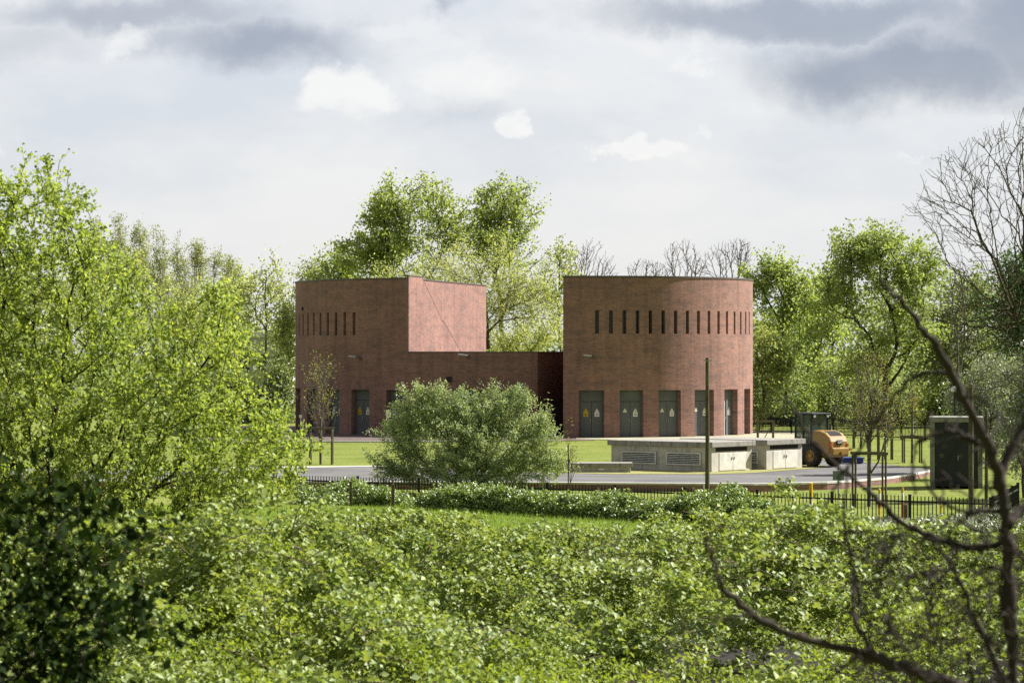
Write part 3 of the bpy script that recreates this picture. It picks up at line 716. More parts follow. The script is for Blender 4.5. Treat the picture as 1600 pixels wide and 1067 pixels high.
# ------------------------------------------------------------------ wheel loader
def loader():
    hx, hy = -.59, .81
    rz = math.atan2(-hx, hy)
    t = thing('wheel_loader', 'ochre compact wheel loader with dark glazed cab parked behind the concrete vent block', 'wheel loader', (14.80, 133.9, .01), rz)
    # hood: side profile in (y,z), forward +y
    hood = [(.18, .62), (.18, 1.62), (.05, 1.74), (-.35, 1.72), (-.72, 1.62), (-1.0, 1.42), (-1.1, 1.22), (-1.12, .95), (-1.0, .62), (-.55, .50)]
    b = MB(); b.prism_x(hood, -.58, .58); h = b.build('hood', 'orange', t, bevel=.09)
    b = MB(); b.prism_x([(-.45, 1.705), (-.75, 1.625), (-.92, 1.50), (-.90, 1.46), (-.72, 1.56), (-.45, 1.66)], -.36, .36); b.build('grille', 'dark', h)
    b = MB(); b.prism_x([(-.35, .42), (-1.18, .50), (-1.24, .62), (-1.24, .92), (-1.06, .96), (-.35, .75)], -.52, .52); b.build('counterweight', 'orange', t, bevel=.05)
    b = MB(); b.box(-.17, .17, -1.165, -1.105, 1.08, 1.29); bd = b.build('badge', 'black', t, bevel=.01)
    cu = bpy.data.curves.new('lettering', 'FONT'); cu.body = 'CAT'; cu.size = .155; cu.extrude = .004; cu.align_x = 'CENTER'; cu.align_y = 'CENTER'; cu.offset = .004
    cu.materials.append(M['white']); to = bpy.data.objects.new('lettering', cu); C.objects.link(to); dg = bpy.context.evaluated_depsgraph_get(); tm = bpy.data.meshes.new_from_object(to.evaluated_get(dg)); bpy.data.objects.remove(to); to = bpy.data.objects.new('lettering', tm); C.objects.link(to); to.parent = bd
    tm.materials.clear(); tm.materials.append(M['white'])
    to.location = (0, -1.171, 1.185); to.rotation_euler = (PI / 2, 0, 0)
    b = MB(); b.box(-.06, .06, -1.36, -1.2, .60, .74); b.box(.62, .78, -1.18, -1.08, .78, .9); b.tube([(.55, -1.0, .83), (.72, -1.1, .83)], .03); b.build('tow_hitch', 'orange', t)
    for x in (-.52, .52):
        b = MB(); b.box(x - .06, x + .06, -1.14, -1.07, .98, 1.12); b.build('tail_light', 'red', t)
    b = MB(); b.tube([(.3, -.15, 1.7), (.3, -.15, 2.05)], .045, 8); b.build('exhaust_pipe', 'black', t)
    # frame between the axles and loader arms
    b = MB(); b.box(-.33, .33, -.4, 1.0, .42, .75); b.box(-.3, .3, 1.05, 2.5, .42, .85); b.box(-.12, .12, .95, 1.15, .4, .95); b.build('chassis', 'black', t, bevel=.02)
    # cab
    x0, x1, y0, y1, z0, z1 = -.56, .56, .22, 1.42, .95, 2.46
    c = MB(); c.box(x0, x1, y0, y1, .78, 1.10)
    for x, y in ((x0 + .04, y0 + .04), (x1 - .04, y0 + .04), (x0 + .04, y1 - .04), (x1 - .04, y1 - .04), (x0 + .04, .82), (x1 - .04, .82)): c.box(x - .04, x + .04, y - .04, y + .04, 1.10, z1)
    c.box(x0, x1, y0, y0 + .05, 1.10, 1.66)
    cab = c.build('cab', 'black', t, bevel=.01)
    g = MB()
    g.box(x0 + .08, x1 - .08, y0 + .03, y0 + .045, 1.66, z1); g.box(x0 + .08, x1 - .08, y1 - .045, y1 - .03, 1.1, z1)
    for x in (x0 + .03, x1 - .045): g.box(x, x + .015, y0 + .08, .78, 1.1, z1); g.box(x, x + .015, .86, y1 - .08, 1.1, z1)
    g.build('glass', 'cabglass', cab)
    b = MB(); b.box(x0 - .06, x1 + .06, y0 - .10, y1 + .08, z1, z1 + .09); b.build('roof', 'black', cab, bevel=.035)
    b = MB(); b.box(-.22, .22, .62, .72, 1.15, 1.95); b.box(-.24, .24, .72, 1.15, 1.1, 1.22); b.box(-.13, .13, .63, .71, 1.95, 2.15); b.build('driver_seat', 'black', cab, bevel=.04)
    b = MB(); b.tube([(0, 1.3, 1.1), (0, 1.2, 1.5)], .03)
    b.tube([(.18 * math.cos(a), 1.2 + .05 * math.sin(a), 1.5 + .16 * math.sin(a)) for a in np.linspace(0, 2 * PI, 17)], .014, 6, 0, False); b.build('steering_wheel', 'black', cab)
    for sx in (-1, 1):
        b = MB(); b.tube([(sx * .56, 1.35, 2.15), (sx * .80, 1.45, 2.1)], .014, 6); b.box(sx * .80 - .08, sx * .80 + .08, 1.43, 1.47, 1.86, 2.18); b.build('mirror', 'black', t)
        b = MB(); b.box(sx * .42 - .06, sx * .42 + .06, .12, .19, 2.34, 2.44); b.build('work_lamp', 'lamp', t)
        b = MB(); b.tube([(sx * .60, .28, .8), (sx * .64, .28, 1.5), (sx * .60, .28, 2.0)], .016, 6); b.build('handrail', 'steel', t)
    # wheels
    tw, rw_ = .38, .53
    for y in (0, 2.05):
        for sx in (-1, 1):
            wt = thing('wheel', None, None, (sx * .68, y, rw_)); wt.parent = t
            b = MB(); hwid = tw / 2
            b.lathe([(-hwid * .9, .28), (-hwid, .34), (-hwid, .44), (-hwid * .8, .505), (-hwid * .4, rw_), (hwid * .4, rw_), (hwid * .8, .505), (hwid, .44), (hwid, .34), (hwid * .9, .28)], 36)
            for k in range(22):
                a = 2 * PI * k / 22
                for s_ in (-1, 1):
                    a2_ = a + (.07 if s_ > 0 else -.07)
                    b.bar((s_ * .02, (rw_ + .005) * math.cos(a), (rw_ + .005) * math.sin(a)), (s_ * hwid * .95, .505 * math.cos(a2_), .505 * math.sin(a2_)), .035, .045)
            b.build('tyre', 'rubber', wt)
            b = MB(); o = sx * hwid
            b.lathe([(o * .9, .285), (o * .95, .26), (o * .55, .23), (o * .5, .12), (o * .85, .11), (o * .9, .0)], 24)
            for k in range(8): a = 2 * PI * k / 8; b.tube([(o * .5, .17 * math.cos(a), .17 * math.sin(a)), (o * .62, .17 * math.cos(a), .17 * math.sin(a))], .018, 6)
            b.build('rim', 'orange', wt, smooth=False)
    # fenders, arms, bucket
    for sx in (-1, 1):
        b = MB(); b.tube([(sx * .62, -.35, 1.05), (sx * .62, 0, 1.16), (sx * .62, .4, 1.02)], .05, 6); b.build('fender', 'black', t)
        b = MB(); b.bar((sx * .3, 1.3, 1.35), (sx * .3, 2.5, .95), .09, .18); b.bar((sx * .3, 2.5, .95), (sx * .3, 3.0, .35), .09, .16); b.build('lift_arm', 'orange', t)
    b = MB(); b.prism_x([(2.95, .08), (3.75, .05), (3.75, .09), (3.1, .2), (2.98, .5), (3.25, .82), (3.2, .85), (2.92, .55)], -.95, .95); b.build('bucket', 'black', t)
    return t
loader()
t = thing('blue_container', 'low blue container on the road just right of the loader', 'container', (X(1330, 137), 137, .012), R(8))
b = MB(); b.box(-.62, .62, 0, 1.0, .05, .25); b.build('body', 'blue', t, bevel=.02)
b = MB(); b.box(-.68, .68, -.05, 1.05, .25, .31); b.build('lid', 'blue', t, bevel=.015)
b = MB(); b.box(-.55, -.45, .1, .9, 0, .05); b.box(.45, .55, .1, .9, 0, .05); b.build('skid', 'black', t)

# ------------------------------------------------------------------ fences
def rail_fence(label, A, B, n_panels, h, zf, sp, cat='fence', extra=None):
    t = thing('metal_fence', label, cat, (A[0], A[1], 0))
    A = Vector((*A, 0)); B = Vector((*B, 0)); D = B - A; u = D.normalized(); l = D.length
    for i in range(n_panels + 1):
        p = D * i / n_panels; z = zf(A.x + p.x, A.y + p.y)
        b = MB(); b.box(p.x - .05, p.x + .05, p.y - .05, p.y + .05, z - .3, z + h + .02); b.box(p.x - .06, p.x + .06, p.y - .06, p.y + .06, z + h + .02, z + h + .05)
        b.build('post', 'black', t)
    for i in range(n_panels):
        b = MB(); p0 = D * i / n_panels; p1 = D * (i + 1) / n_panels
        z0 = zf(A.x + p0.x, A.y + p0.y); z1 = zf(A.x + p1.x, A.y + p1.y)
        for hh in (.12, h - .2): b.bar((p0.x, p0.y, z0 + hh), (p1.x, p1.y, z1 + hh), .04, .06)
        k = int((p1 - p0).length / sp)
        for j in range(1, k):
            f = j / k; p = p0.lerp(p1, f); z = z0 + (z1 - z0) * f
            b.bar((p.x, p.y, z + .05), (p.x, p.y, z + h), .032, .032)
        b.build('railing_panel', 'black', t)
    return t
fA = (-8.2 - 8.27, 116 + 6.0); fB = (16.65, 98.0)
fz = lambda x, y: float(np.interp(y, [98, 116, 122], [-.66, -.66, -.66]))
rail_fence('low black bar fence running across the picture behind the bramble hedge', fA, fB, 13, 1.02, fz, .145)
rail_fence('short black bar fence turning back beyond the end post at the right edge', (16.75, 98.05), (19.4, 108), 4, 1.02, lambda x, y: -.62, .145)
rail_fence('dark bar fence far behind the loader in front of the wood', (16.4, 193), (30, 164), 12, 1.15, lambda x, y: -.01, .16)

# ------------------------------------------------------------------ poles, signs, markers
pd = 104.0; zb = float(ground_z(X(1105, pd), pd))
t = thing('wooden_pole', 'tall weathered wooden pole standing in the hedge before the right tower', 'pole', (X(1105, pd), pd, zb))
b = MB(); Hp = Z(559, pd) - zb; b.tube([(0, 0, -.2), (.01, 0, Hp * .5), (.0, 0, Hp)], [.088, .076, .064], 10); b.build('shaft', 'wood_green', t)
b = MB(); b.tube([(0, -.07, Hp - .15), (.18, -.1, Hp - .05), (.34, -.1, Hp - .26)], .014, 6); b.box(-.14, .14, -.1, -.07, Hp - .12, Hp - .08); b.build('bracket', 'steel', t)
b = MB(); b.box(-.15, -.09, -.08, .02, .9, 1.05); b.box(-.14, -.09, -.07, .01, .62, .75); b.box(-.13, -.09, -.06, .01, 1.4, 1.48); b.build('insulator', 'white', t)
for px, top, d, r_, lab in ((1517, 600, 101, .095, 'thick mossy wooden post in front of the kiosk'), (1541, 640, 104, .07, 'thinner wooden post right of the kiosk')):
    z = float(ground_z(X(px, d), d)); hh = Z(top, d) - z
    t = thing('wooden_post', lab, 'post', (X(px, d), d, z)); b = MB(); b.tube([(0, 0, -.2), (.01, .0, hh * .6), (0, 0, hh)], [r_, r_ * .95, r_ * .85], 10); b.build('shaft', 'wood_green', t)
    b = MB(); b.tube([(0, 0, hh), (0, 0, hh + .03)], [r_ * .9, r_ * .5], 10); b.build('cap', 'wood', t)
d = 130; t = thing('street_lamp', 'slim lamp post with pale round head behind the kiosk', 'street lamp', (X(1492, d), d, -.1))
hh = Z(612, d) + .1; b = MB(); b.tube([(0, 0, -.1), (0, 0, hh)], [.06, .04], 10); b.build('post', 'black', t)
b = MB(); b.lathe([(0, .02), (.03, .16), (.1, .2), (.2, .17), (.27, .06), (.28, 0.001)], 20); o = b.build('lamp_head', 'white', t, True); o.rotation_euler = (0, -PI / 2, 0); o.location = (0, 0, hh - .02)
def marker(label, px, d, top, w, bands):
    z = float(ground_z(X(px, d), d)); hh = Z(top, d) - z
    t = thing('marker_post', label, 'marker post', (X(px, d), d, z), 0, 'coloured marker posts by the fence')
    b = MB(); b.tube([(0, 0, -.2), (0, 0, hh)], w, 10); b.build('shaft', bands[0], t)
    for m, f0, f1 in bands[1]:
        b = MB(); b.tube([(0, 0, hh * f0), (0, 0, hh * f1)], w * 1.06, 10); b.build('band', m, t)
    b = MB(); b.tube([(0, 0, hh), (0, 0, hh + .03)], [w * 1.05, w * .4], 10); b.build('cap', bands[0], t)
marker('wide yellow marker post, leftmost by the fence', 1267, 103.5, 755, .068, ('yellow', [('cream', .25, .5)]))
marker('slim marker post with yellow top and red band under the front tree guard', 1374, 100.5, 764, .045, ('yellow', [('white', .62, .85), ('red', .35, .6)]))
marker('slim red and white marker post with orange top', 1410, 101, 762, .045, ('red', [('white', .55, .85), ('yellow', .86, .99)]))
marker('short yellow marker post low among the brambles before the kiosk', 1470, 99, 789, .042, ('yellow', [('cream', .1, .35)]))
def wpost(label, px, d, top, w):
    z = float(ground_z(X(px, d), d)); hh = Z(top, d) - z
    t = thing('stake', label, 'stake', (X(px, d), d, z), random.random(), 'short wooden stakes in the hedge')
    b = MB(); b.box(-w, w, -w, w, -.2, hh); b.build('shaft', 'wood', t, bevel=.012)
    b = MB(); b.tube([(0, 0, hh), (0, 0, hh + .02)], [w * .8, w * .5], 6); b.build('worn_top', 'bark_grey', t)
random.seed(4)
wpost('pale wooden stake standing in the gap of the bramble hedge', 614, 107.5, 756, .055)
wpost('grey wooden stake at the left end of the bramble hedge', 548, 109, 752, .05)
wpost('wooden stake just right of the gap in the hedge', 692, 107.5, 758, .05)
wpost('wooden stake before the fence below the front tree guard', 1415, 96.5, 788, .06)
def sign(label, px, d, ptop, py0, py1, w, mat, pm):
    z = float(ground_z(X(px, d), d)); t = thing('sign', label, 'sign', (X(px, d), d, z))
    b = MB(); b.tube([(0, .03, -.1), (0, .03, Z(ptop, d) - z)], .028, 8); b.build('post', pm, t)
    b = MB(); b.box(-w / 2, w / 2, -.012, .002, Z(py1, d) - z, Z(py0, d) - z); p = b.build('plate', mat, t, bevel=.006)
    b = MB(); b.box(-.04, .04, .002, .05, Z((py0 + py1) / 2, d) - z - .03, Z((py0 + py1) / 2, d) - z + .03); b.build('clamp', 'steel', p)
M['sign_grey'] = plain('grey_green_plate', (.20, .23, .20), .5, .1)
sign('small grey green plate on a steel post at the fence below the loader', 1310, 102, 729, 735.5, 750, .41, 'sign_grey', 'steel')
sign('white rectangular sign on a thin post left of the willow bush', 607, 170, 640, 640, 652, .31, 'white', 'steel')
sign('small grey plate on a thin post by the left end of the brick building', 469.5, 172, 648, 648, 652.5, .18, 'louvre', 'steel')

# tree guards: stake frames
def guard(label, px, d, wpx, ytop, posts, mat='wood', z=None, diag=False):
    s = d / F; z = float(ground_z(X(px, d), d)) if z is None else z; hh = Z(ytop, d) - z; w = wpx * s / 2
    t = thing('tree_guard', label, 'tree guard', (X(px, d), d, z), 0, 'wooden stake frames around young trees')
    for sx in (-1, 1):
        for sy in (-1, 1):
            b = MB(); b.tube([(sx * w, sy * w * .8, -.2), (sx * w, sy * w * .8, hh)], .042, 8); b.build('post', mat, t)
        b = MB(); b.bar((sx * w, -w * .95, hh - .08), (sx * w, w * .95, hh - .08), .06, .09); b.build('rail', mat, t)
    for sy in (-1, 1):
        b = MB(); b.bar((-w * 1.15, sy * w * .8, hh), (w * 1.15, sy * w * .8, hh), .09, .10); b.build('rail', mat, t)
    if diag: b = MB(); b.bar((-w * .2, -w * .8, .05), (w * .5, -w * .8, hh * .6), .05, .05); b.build('brace', mat, t)
    return t
guard('weathered stake frame around the bare sapling before the left building', 502, 137, 34, 669, 4)
guard('large dark stake frame on the lawn behind the front fence, right of the loader', 1358, 108, 47, 708, 4)
guard('stake frame on the lawn behind the big front frame, pale top rail', 1383, 143, 21, 670, 4)
guard('stake frame on the far lawn between the kiosk and the loader, lower rail', 1425, 139, 27, 682, 4)
guard('small stake frame with a brace by the right tower corner', 1196, 178, 24, 658, 4, 'wood', None, True)
guard('thin stake frame half hidden by the yellow young tree', 1345, 160, 22, 672, 4)

# ------------------------------------------------------------------ young trees and saplings
px_tree('young_tree', 'bare sapling with sparse buds in the stake frame by the left building', 'young tree', 137, [(500, 590, 30, 45), (498, 630, 34, 35)], 501, 'lf_yellow', 'bark_grey', 190, 3, .12, .09, 101, .006, .9, trunk_to=2.2, zbase=0, p=2.6, sub=2, tr=.07, jit=.0)
px_tree('young_tree', 'thin leafless sapling at the right edge of the willow bush', 'young tree', 113, [(888, 680, 9, 35), (892, 715, 16, 25)], 888, 'lf_yellow', 'bark', 40, 3, .1, .07, 102, .006, .8, trunk_to=2.0, zbase=-.3, p=2.4, tr=.025, jit=.0)
px_tree('young_tree', 'young tree with yellow green buds in the large front stake frame', 'young tree', 108.5, [(1355, 600, 42, 55), (1368, 560, 25, 22), (1330, 640, 30, 40), (1390, 645, 25, 40)], 1358, 'lf_yellow', 'bark_grey', 330, 11, .15, .075, 103, .007, .8, trunk_to=2.4, zbase=-.5, p=2.35, sub=2, tr=.085, jit=.01)
for i, (px, d, w, yt, lab) in enumerate(((1383, 143, 16, 585, 'bare young tree in the frame with the pale top rail'), (1425, 139, 16, 590, 'bare young tree in the frame next to the kiosk'),
                                        (1307, 176, 16, 560, 'slim young tree with dark straight trunk right of the loader'), (1345, 160, 14, 590, 'slender bare tree in the thin frame behind the yellow tree'))):
    px_tree('young_tree', lab, 'young tree', d, [(px, yt + 30, w, 32), (px, yt + 60, w * 1.2, 25)], px, 'lf_yellow' if i != 2 else 'lf_mid', 'bark_grey', 60, 8, .2, .12, 110 + i, .01, .8, trunk_to=2.4, p=2.3, tr=.06, jit=.01)

# ------------------------------------------------------------------ background trees
bg = 'trees behind the brick buildings'
px_tree('broadleaf_tree', 'tallest dark green tree behind the left building, left dome', 'tree', 224, [(655, 322, 66, 52), (595, 372, 48, 50), (560, 402, 38, 30), (705, 345, 44, 52), (728, 385, 34, 40), (640, 410, 80, 50), (610, 330, 30, 28)], 662, 'lf_oak', 'bark_dark', 380, 92, .42, .24, 1, .024, .35, sub=2, bias=3.4, group=bg, trunk_to=7)
px_tree('broadleaf_tree', 'tall airy green tree behind the left building, right dome with visible limbs', 'tree', 226, [(792, 318, 46, 44), (760, 345, 30, 45), (822, 345, 30, 30), (790, 385, 50, 40)], 785, 'lf_oak', 'bark_dark', 250, 80, .38, .22, 2, .026, .35, sub=2, bias=3.4, group=bg, trunk_to=8)
px_tree('willow_tree', 'pale feathery willow in front of the two tall trees with low forked limb', 'tree', 209, [(690, 415, 85, 55), (785, 430, 75, 60), (620, 445, 50, 40), (840, 440, 35, 55), (735, 470, 80, 50), (840, 500, 40, 40), (800, 460, 50, 50)], 764, 'lf_weep', 'bark', 360, 105, .5, .22, 3, .016, .3, group=bg, aspect=.34, upw=.2, dropz=.5, trunk_to=4.5, extra=[[(764, 655), (763, 560), (768, 530), (785, 508), (802, 498), (824, 490)], [(763, 545), (762, 500), (758, 460)]])
px_tree('broadleaf_tree', 'low green tree peeping over the left end of the brick roof', 'tree', 236, [(530, 418, 26, 22), (548, 405, 24, 20), (500, 432, 22, 16), (540, 470, 40, 50)], 540, 'lf_oak', 'bark_dark', 120, 80, .45, .25, 4, .02, group=bg)
px_tree('broadleaf_tree', 'thinly leaved tree between the willow and the right tower', 'tree', 230, [(880, 405, 20, 30), (868, 450, 26, 50), (890, 440, 18, 30)], 876, 'lf_weep', 'bark_grey', 130, 34, .4, .22, 5, .018, group=bg, sub=2)
px_tree('shrub', 'light green bushes seen over the low wing', 'shrub', 214, [(815, 535, 60, 30), (860, 520, 25, 40), (780, 560, 40, 40)], 815, 'lf_weep', 'bark', 110, 100, .5, .22, 6, .02, group=bg, aspect=.4)
bare = 'bare trees behind the right tower'
for i, (lab, d, e, b_) in enumerate((('bare round tree left of the right tower roof', 238, [(925, 410, 38, 40), (905, 420, 28, 38), (948, 425, 20, 25)], 922),
                                     ('small bare tree low above the right tower roof', 244, [(1010, 422, 32, 20), (1030, 425, 25, 18)], 1012),
                                     ('bare tree above the middle of the right tower roof', 240, [(1065, 405, 32, 36), (1085, 420, 25, 28)], 1068),
                                     ('broad bare tree above the right end of the tower roof', 242, [(1140, 402, 40, 34), (1160, 395, 20, 26), (1115, 415, 28, 30)], 1140))):
    px_tree('bare_tree', lab, 'tree', d, e + [(b_, 470, 34, 40)], b_, None, 'bark_grey', 620, 0, .4, .2, 20 + i, .013, .55, group=bare, trunk_to=5.0, sub=2, p=2.35, bias=3)
rg = 'trees right of the tower'
px_tree('broadleaf_tree', 'green tree rising just right of the right tower', 'tree', 228, [(1218, 432, 38, 30), (1180, 455, 26, 36), (1252, 465, 34, 38), (1228, 510, 55, 50), (1200, 420, 20, 20)], 1228, 'lf_mid', 'bark', 230, 85, .45, .25, 31, .02, group=rg)
px_tree('young_tree', 'loose bright yellow green tree beside the tower wall', 'tree', 191, [(1205, 560, 34, 50), (1195, 522, 20, 26), (1198, 620, 34, 42), (1225, 560, 22, 35), (1185, 590, 16, 60)], 1184, 'lf_bright', 'bark_grey', 260, 48, .32, .18, 32, .012, group=rg, sub=2)
px_tree('maple_tree', 'large bright green tree right of the tower with dark trunk', 'tree', 196, [(1390, 392, 62, 34), (1332, 400, 34, 40), (1432, 418, 42, 38), (1310, 450, 34, 32), (1385, 455, 75, 42), (1325, 515, 42, 34), (1420, 510, 55, 42), (1365, 375, 30, 16), (1370, 560, 70, 34), (1310, 575, 40, 34)], 1388, 'lf_bright', 'bark_dark', 460, 95, .42, .22, 33, .02, group=rg, trunk_to=4.2, flat=.5, sub=2, bias=3)
px_tree('broadleaf_tree', 'shaded green tree in the gap left of the large bright tree', 'tree', 222, [(1285, 500, 45, 55), (1275, 570, 48, 50), (1300, 440, 22, 30)], 1280, 'lf_mid', 'bark_dark', 170, 80, .5, .27, 34, .02, group=rg)
px_tree('broadleaf_tree', 'olive green tree behind the street lamp', 'tree', 205, [(1478, 470, 30, 55), (1510, 540, 50, 55), (1455, 560, 45, 45), (1530, 470, 30, 50)], 1490, 'lf_under', 'bark_grey', 230, 75, .46, .24, 35, .018, group=rg)
px_tree('bare_tree', 'slender bare tree standing before the olive tree', 'tree', 150, [(1498, 470, 20, 55), (1500, 430, 12, 35), (1495, 540, 22, 40)], 1499, None, 'bark_grey', 330, 0, .3, .2, 36, .009, .7, group=rg, trunk_to=4, sub=2)
px_tree('broadleaf_tree', 'dense dark green tree at the right edge behind the bare branches', 'tree', 128, [(1590, 430, 34, 38), (1572, 490, 40, 50), (1610, 510, 50, 60), (1640, 450, 50, 60)], 1600, 'lf_dark', 'bark_dark', 240, 110, .32, .15, 37, .016, group=rg)
px_tree('shrub', 'grey green bush right of the kiosk at the picture edge', 'shrub', 113, [(1580, 610, 45, 55), (1600, 690, 50, 70), (1640, 600, 50, 70)], 1600, 'lf_grey', 'bark', 210, 110, .26, .11, 38, .01, group=rg, zbase=-.3)
px_tree('shrub', 'grey green bush behind the kiosk and wooden posts', 'shrub', 135, [(1545, 600, 40, 55), (1530, 660, 40, 60), (1570, 680, 40, 60), (1500, 620, 25, 30)], 1545, 'lf_grey', 'bark', 230, 90, .3, .13, 39, .01, group=rg, zbase=-.1)
# understorey beyond the far fence
ug = 'dark shrubs along the edge of the wood'
for i, (px, ry, d, lf, lab) in enumerate(((1178, 45, 212, 'lf_under', 'shrub by the tower corner under the bright young tree'), (1222, 55, 208, 'lf_under', 'dark shrub behind the small braced frame'),
        (1262, 60, 214, 'lf_mid', 'shrub directly behind the loader cab'), (1302, 52, 209, 'lf_under', 'shrub right of the loader cab'), (1340, 45, 213, 'lf_dark', 'dark shrub behind the yellow young tree'),
        (1385, 48, 208, 'lf_under', 'shrub at the foot of the large bright tree'), (1428, 50, 212, 'lf_under', 'shrub left of the street lamp'), (1468, 55, 206, 'lf_mid', 'shrub behind the left side of the kiosk'), (1520, 60, 205, 'lf_under', 'shrub behind the right side of the kiosk'))):
    px_tree('shrub', lab, 'shrub', d, [(px, 668 - ry, 32, ry), (px + 18, 660, 26, 26), (px - 16, 650, 24, 30)], px, lf, 'bark_dark', 95, 80, .45, .24, 50 + i, .018, group=ug)
lg = 'trees left of the brick buildings'
for i, (lab, d, e, b_, lf, nc, nl) in enumerate((('thin green tree with bare stems by the left building', 238, [(415, 430, 30, 32), (400, 470, 26, 50), (432, 480, 24, 60)], 415, 'lf_weep', 170, 30),
        ('mid green tree close to the left building wall', 222, [(446, 520, 20, 60), (438, 590, 26, 45)], 442, 'lf_weep', 130, 60),
        ('thin tree further left behind the near leafy tree', 244, [(375, 460, 28, 45), (360, 520, 30, 50)], 368, 'lf_weep', 150, 34),
        ('bushy tree behind the middle of the near leafy tree', 250, [(310, 500, 45, 60), (260, 490, 40, 60)], 290, 'lf_weep', 160, 50),
        ('bushy tree behind the upper part of the near leafy tree', 255, [(200, 470, 50, 80), (120, 470, 60, 90)], 160, 'lf_weep', 200, 50),
        ('broad tree at the left picture edge behind the near leafy tree', 255, [(40, 470, 60, 90), (-40, 450, 60, 110)], 10, 'lf_weep', 200, 50))):
    px_tree('broadleaf_tree', lab, 'tree', d, e, b_, lf, 'bark_grey', nc, nl, .45, .24, 70 + i, .018, group=lg, sub=2)
for i, (px, lab) in enumerate(((440, 'dark shrub against the left end of the brick building'), (400, 'dark shrub two steps left of the brick building'), (355, 'shrub behind the right edge of the near leafy tree'), (300, 'shrub hidden low behind the near leafy tree'))):
    px_tree('shrub', lab, 'shrub', 216, [(px, 620, 32, 48), (px + 10, 655, 28, 28)], px, 'lf_under', 'bark_dark', 90, 80, .45, .24, 90 + i, .018, group=lg)
px_tree('broadleaf_tree', 'pale distant tree just above the left end of the roof', 'tree', 310, [(490, 425, 18, 20), (478, 450, 22, 30)], 486, 'lf_pale', 'bark_pale', 90, 40, .5, .26, 95, .02)
# far pale poplars
pg = 'far pale poplars in a row'
names = ['first', 'second', 'third', 'fourth', 'fifth', 'sixth', 'seventh', 'eighth']
for i, (px, yt) in enumerate(((150, 340), (186, 333), (220, 346), (250, 358), (282, 368), (312, 374), (340, 384), (362, 402))):
    px_tree('poplar_tree', 'pale yellow green poplar, %s from the left in the far row' % names[i], 'tree', 330 + 6 * (i % 3), [(px, yt + 55, 17, 55), (px + 3, yt + 100, 23, 60), (px - 4, yt + 30, 10, 30)], px, 'lf_pale', 'bark_pale', 320, 34, .34, .2, 130 + i, .013, .75, group=pg, trunk_to=4, bias=2.6)
t = thing('distant_building', 'long pale flat roofed building glimpsed between trees at the far left', 'building', (X(405, 290), 290, 0))
b = MB(); b.box(-6, 3.0, 0, 10, 0, 7.0); b.build('wall', 'pale_wall', t); b = MB(); b.box(-6.3, 3.3, -.3, 10.3, 7.0, 7.5); b.build('roof', 'white', t)
b = MB()
for k in range(5): b.box(-5.4 + k * 1.7, -4.4 + k * 1.7, -.04, -.005, 3.6, 5.2)
b.build('window_band', 'glass', t)

def distant_wood():
    rng = np.random.default_rng(400); n = 1500
    px = rng.uniform(-250, 1850, n); d = rng.uniform(275, 330, n)
    topy = np.interp(px, [-250, 300, 460, 760, 900, 1170, 1300, 1850], [470, 470, 520, 545, 520, 480, 455, 430]) + (hash_noise(px / 40, px * 0, 401, 1.0) - .5) * 60
    f = rng.random(n) ** .8; z = (EYE - (topy - HY) / F * d) * f
    c = np.stack([(px - 800) / F * d, d, np.maximum(z, .5)], 1); m = 44
    p = np.repeat(c, m, 0); p = p + rng.normal(size=p.shape) * np.array([1.2, 1.2, .9]); p[:, 2] = np.maximum(p[:, 2], .1)
    V, T = leaves(p, rng.uniform(.3, .7, len(p)), rng, .4, .65, .25)
    tag(npmesh('distant_wood', V, T, 'lf_under'), 'far green wood closing the view behind the trees', 'wood', None, 'stuff')
distant_wood()
# ------------------------------------------------------------------ willow bush behind the fence
px_tree('willow_bush', 'big rounded grey green willow bush behind the fence in front of the left building', 'bush', 115.5,
        [(735, 690, 120, 62), (660, 650, 50, 36), (700, 640, 50, 34), (790, 650, 60, 36), (835, 690, 42, 45), (630, 700, 40, 52), (662, 622, 14, 20), (795, 622, 16, 16), (612, 665, 16, 16), (740, 725, 130, 36), (760, 640, 40, 26), (850, 660, 20, 22), (598, 725, 22, 28), (870, 725, 20, 24), (640, 655, 16, 22), (690, 618, 10, 16), (820, 630, 12, 18), (770, 620, 9, 14), (640, 735, 50, 26), (830, 735, 50, 26), (735, 738, 60, 22), (735, 660, 60, 40)],
        735, 'lf_willow', 'bark', 950, 84, .15, .135, 200, .008, .35, aspect=.3, upw=.25, zbase=-.45, trunk_to=.5, depth=.62, bias=2.0, flat=1.0, elong=2.1, up=.8, pull=0, lk=.74, hf=3.0, sel=.12)

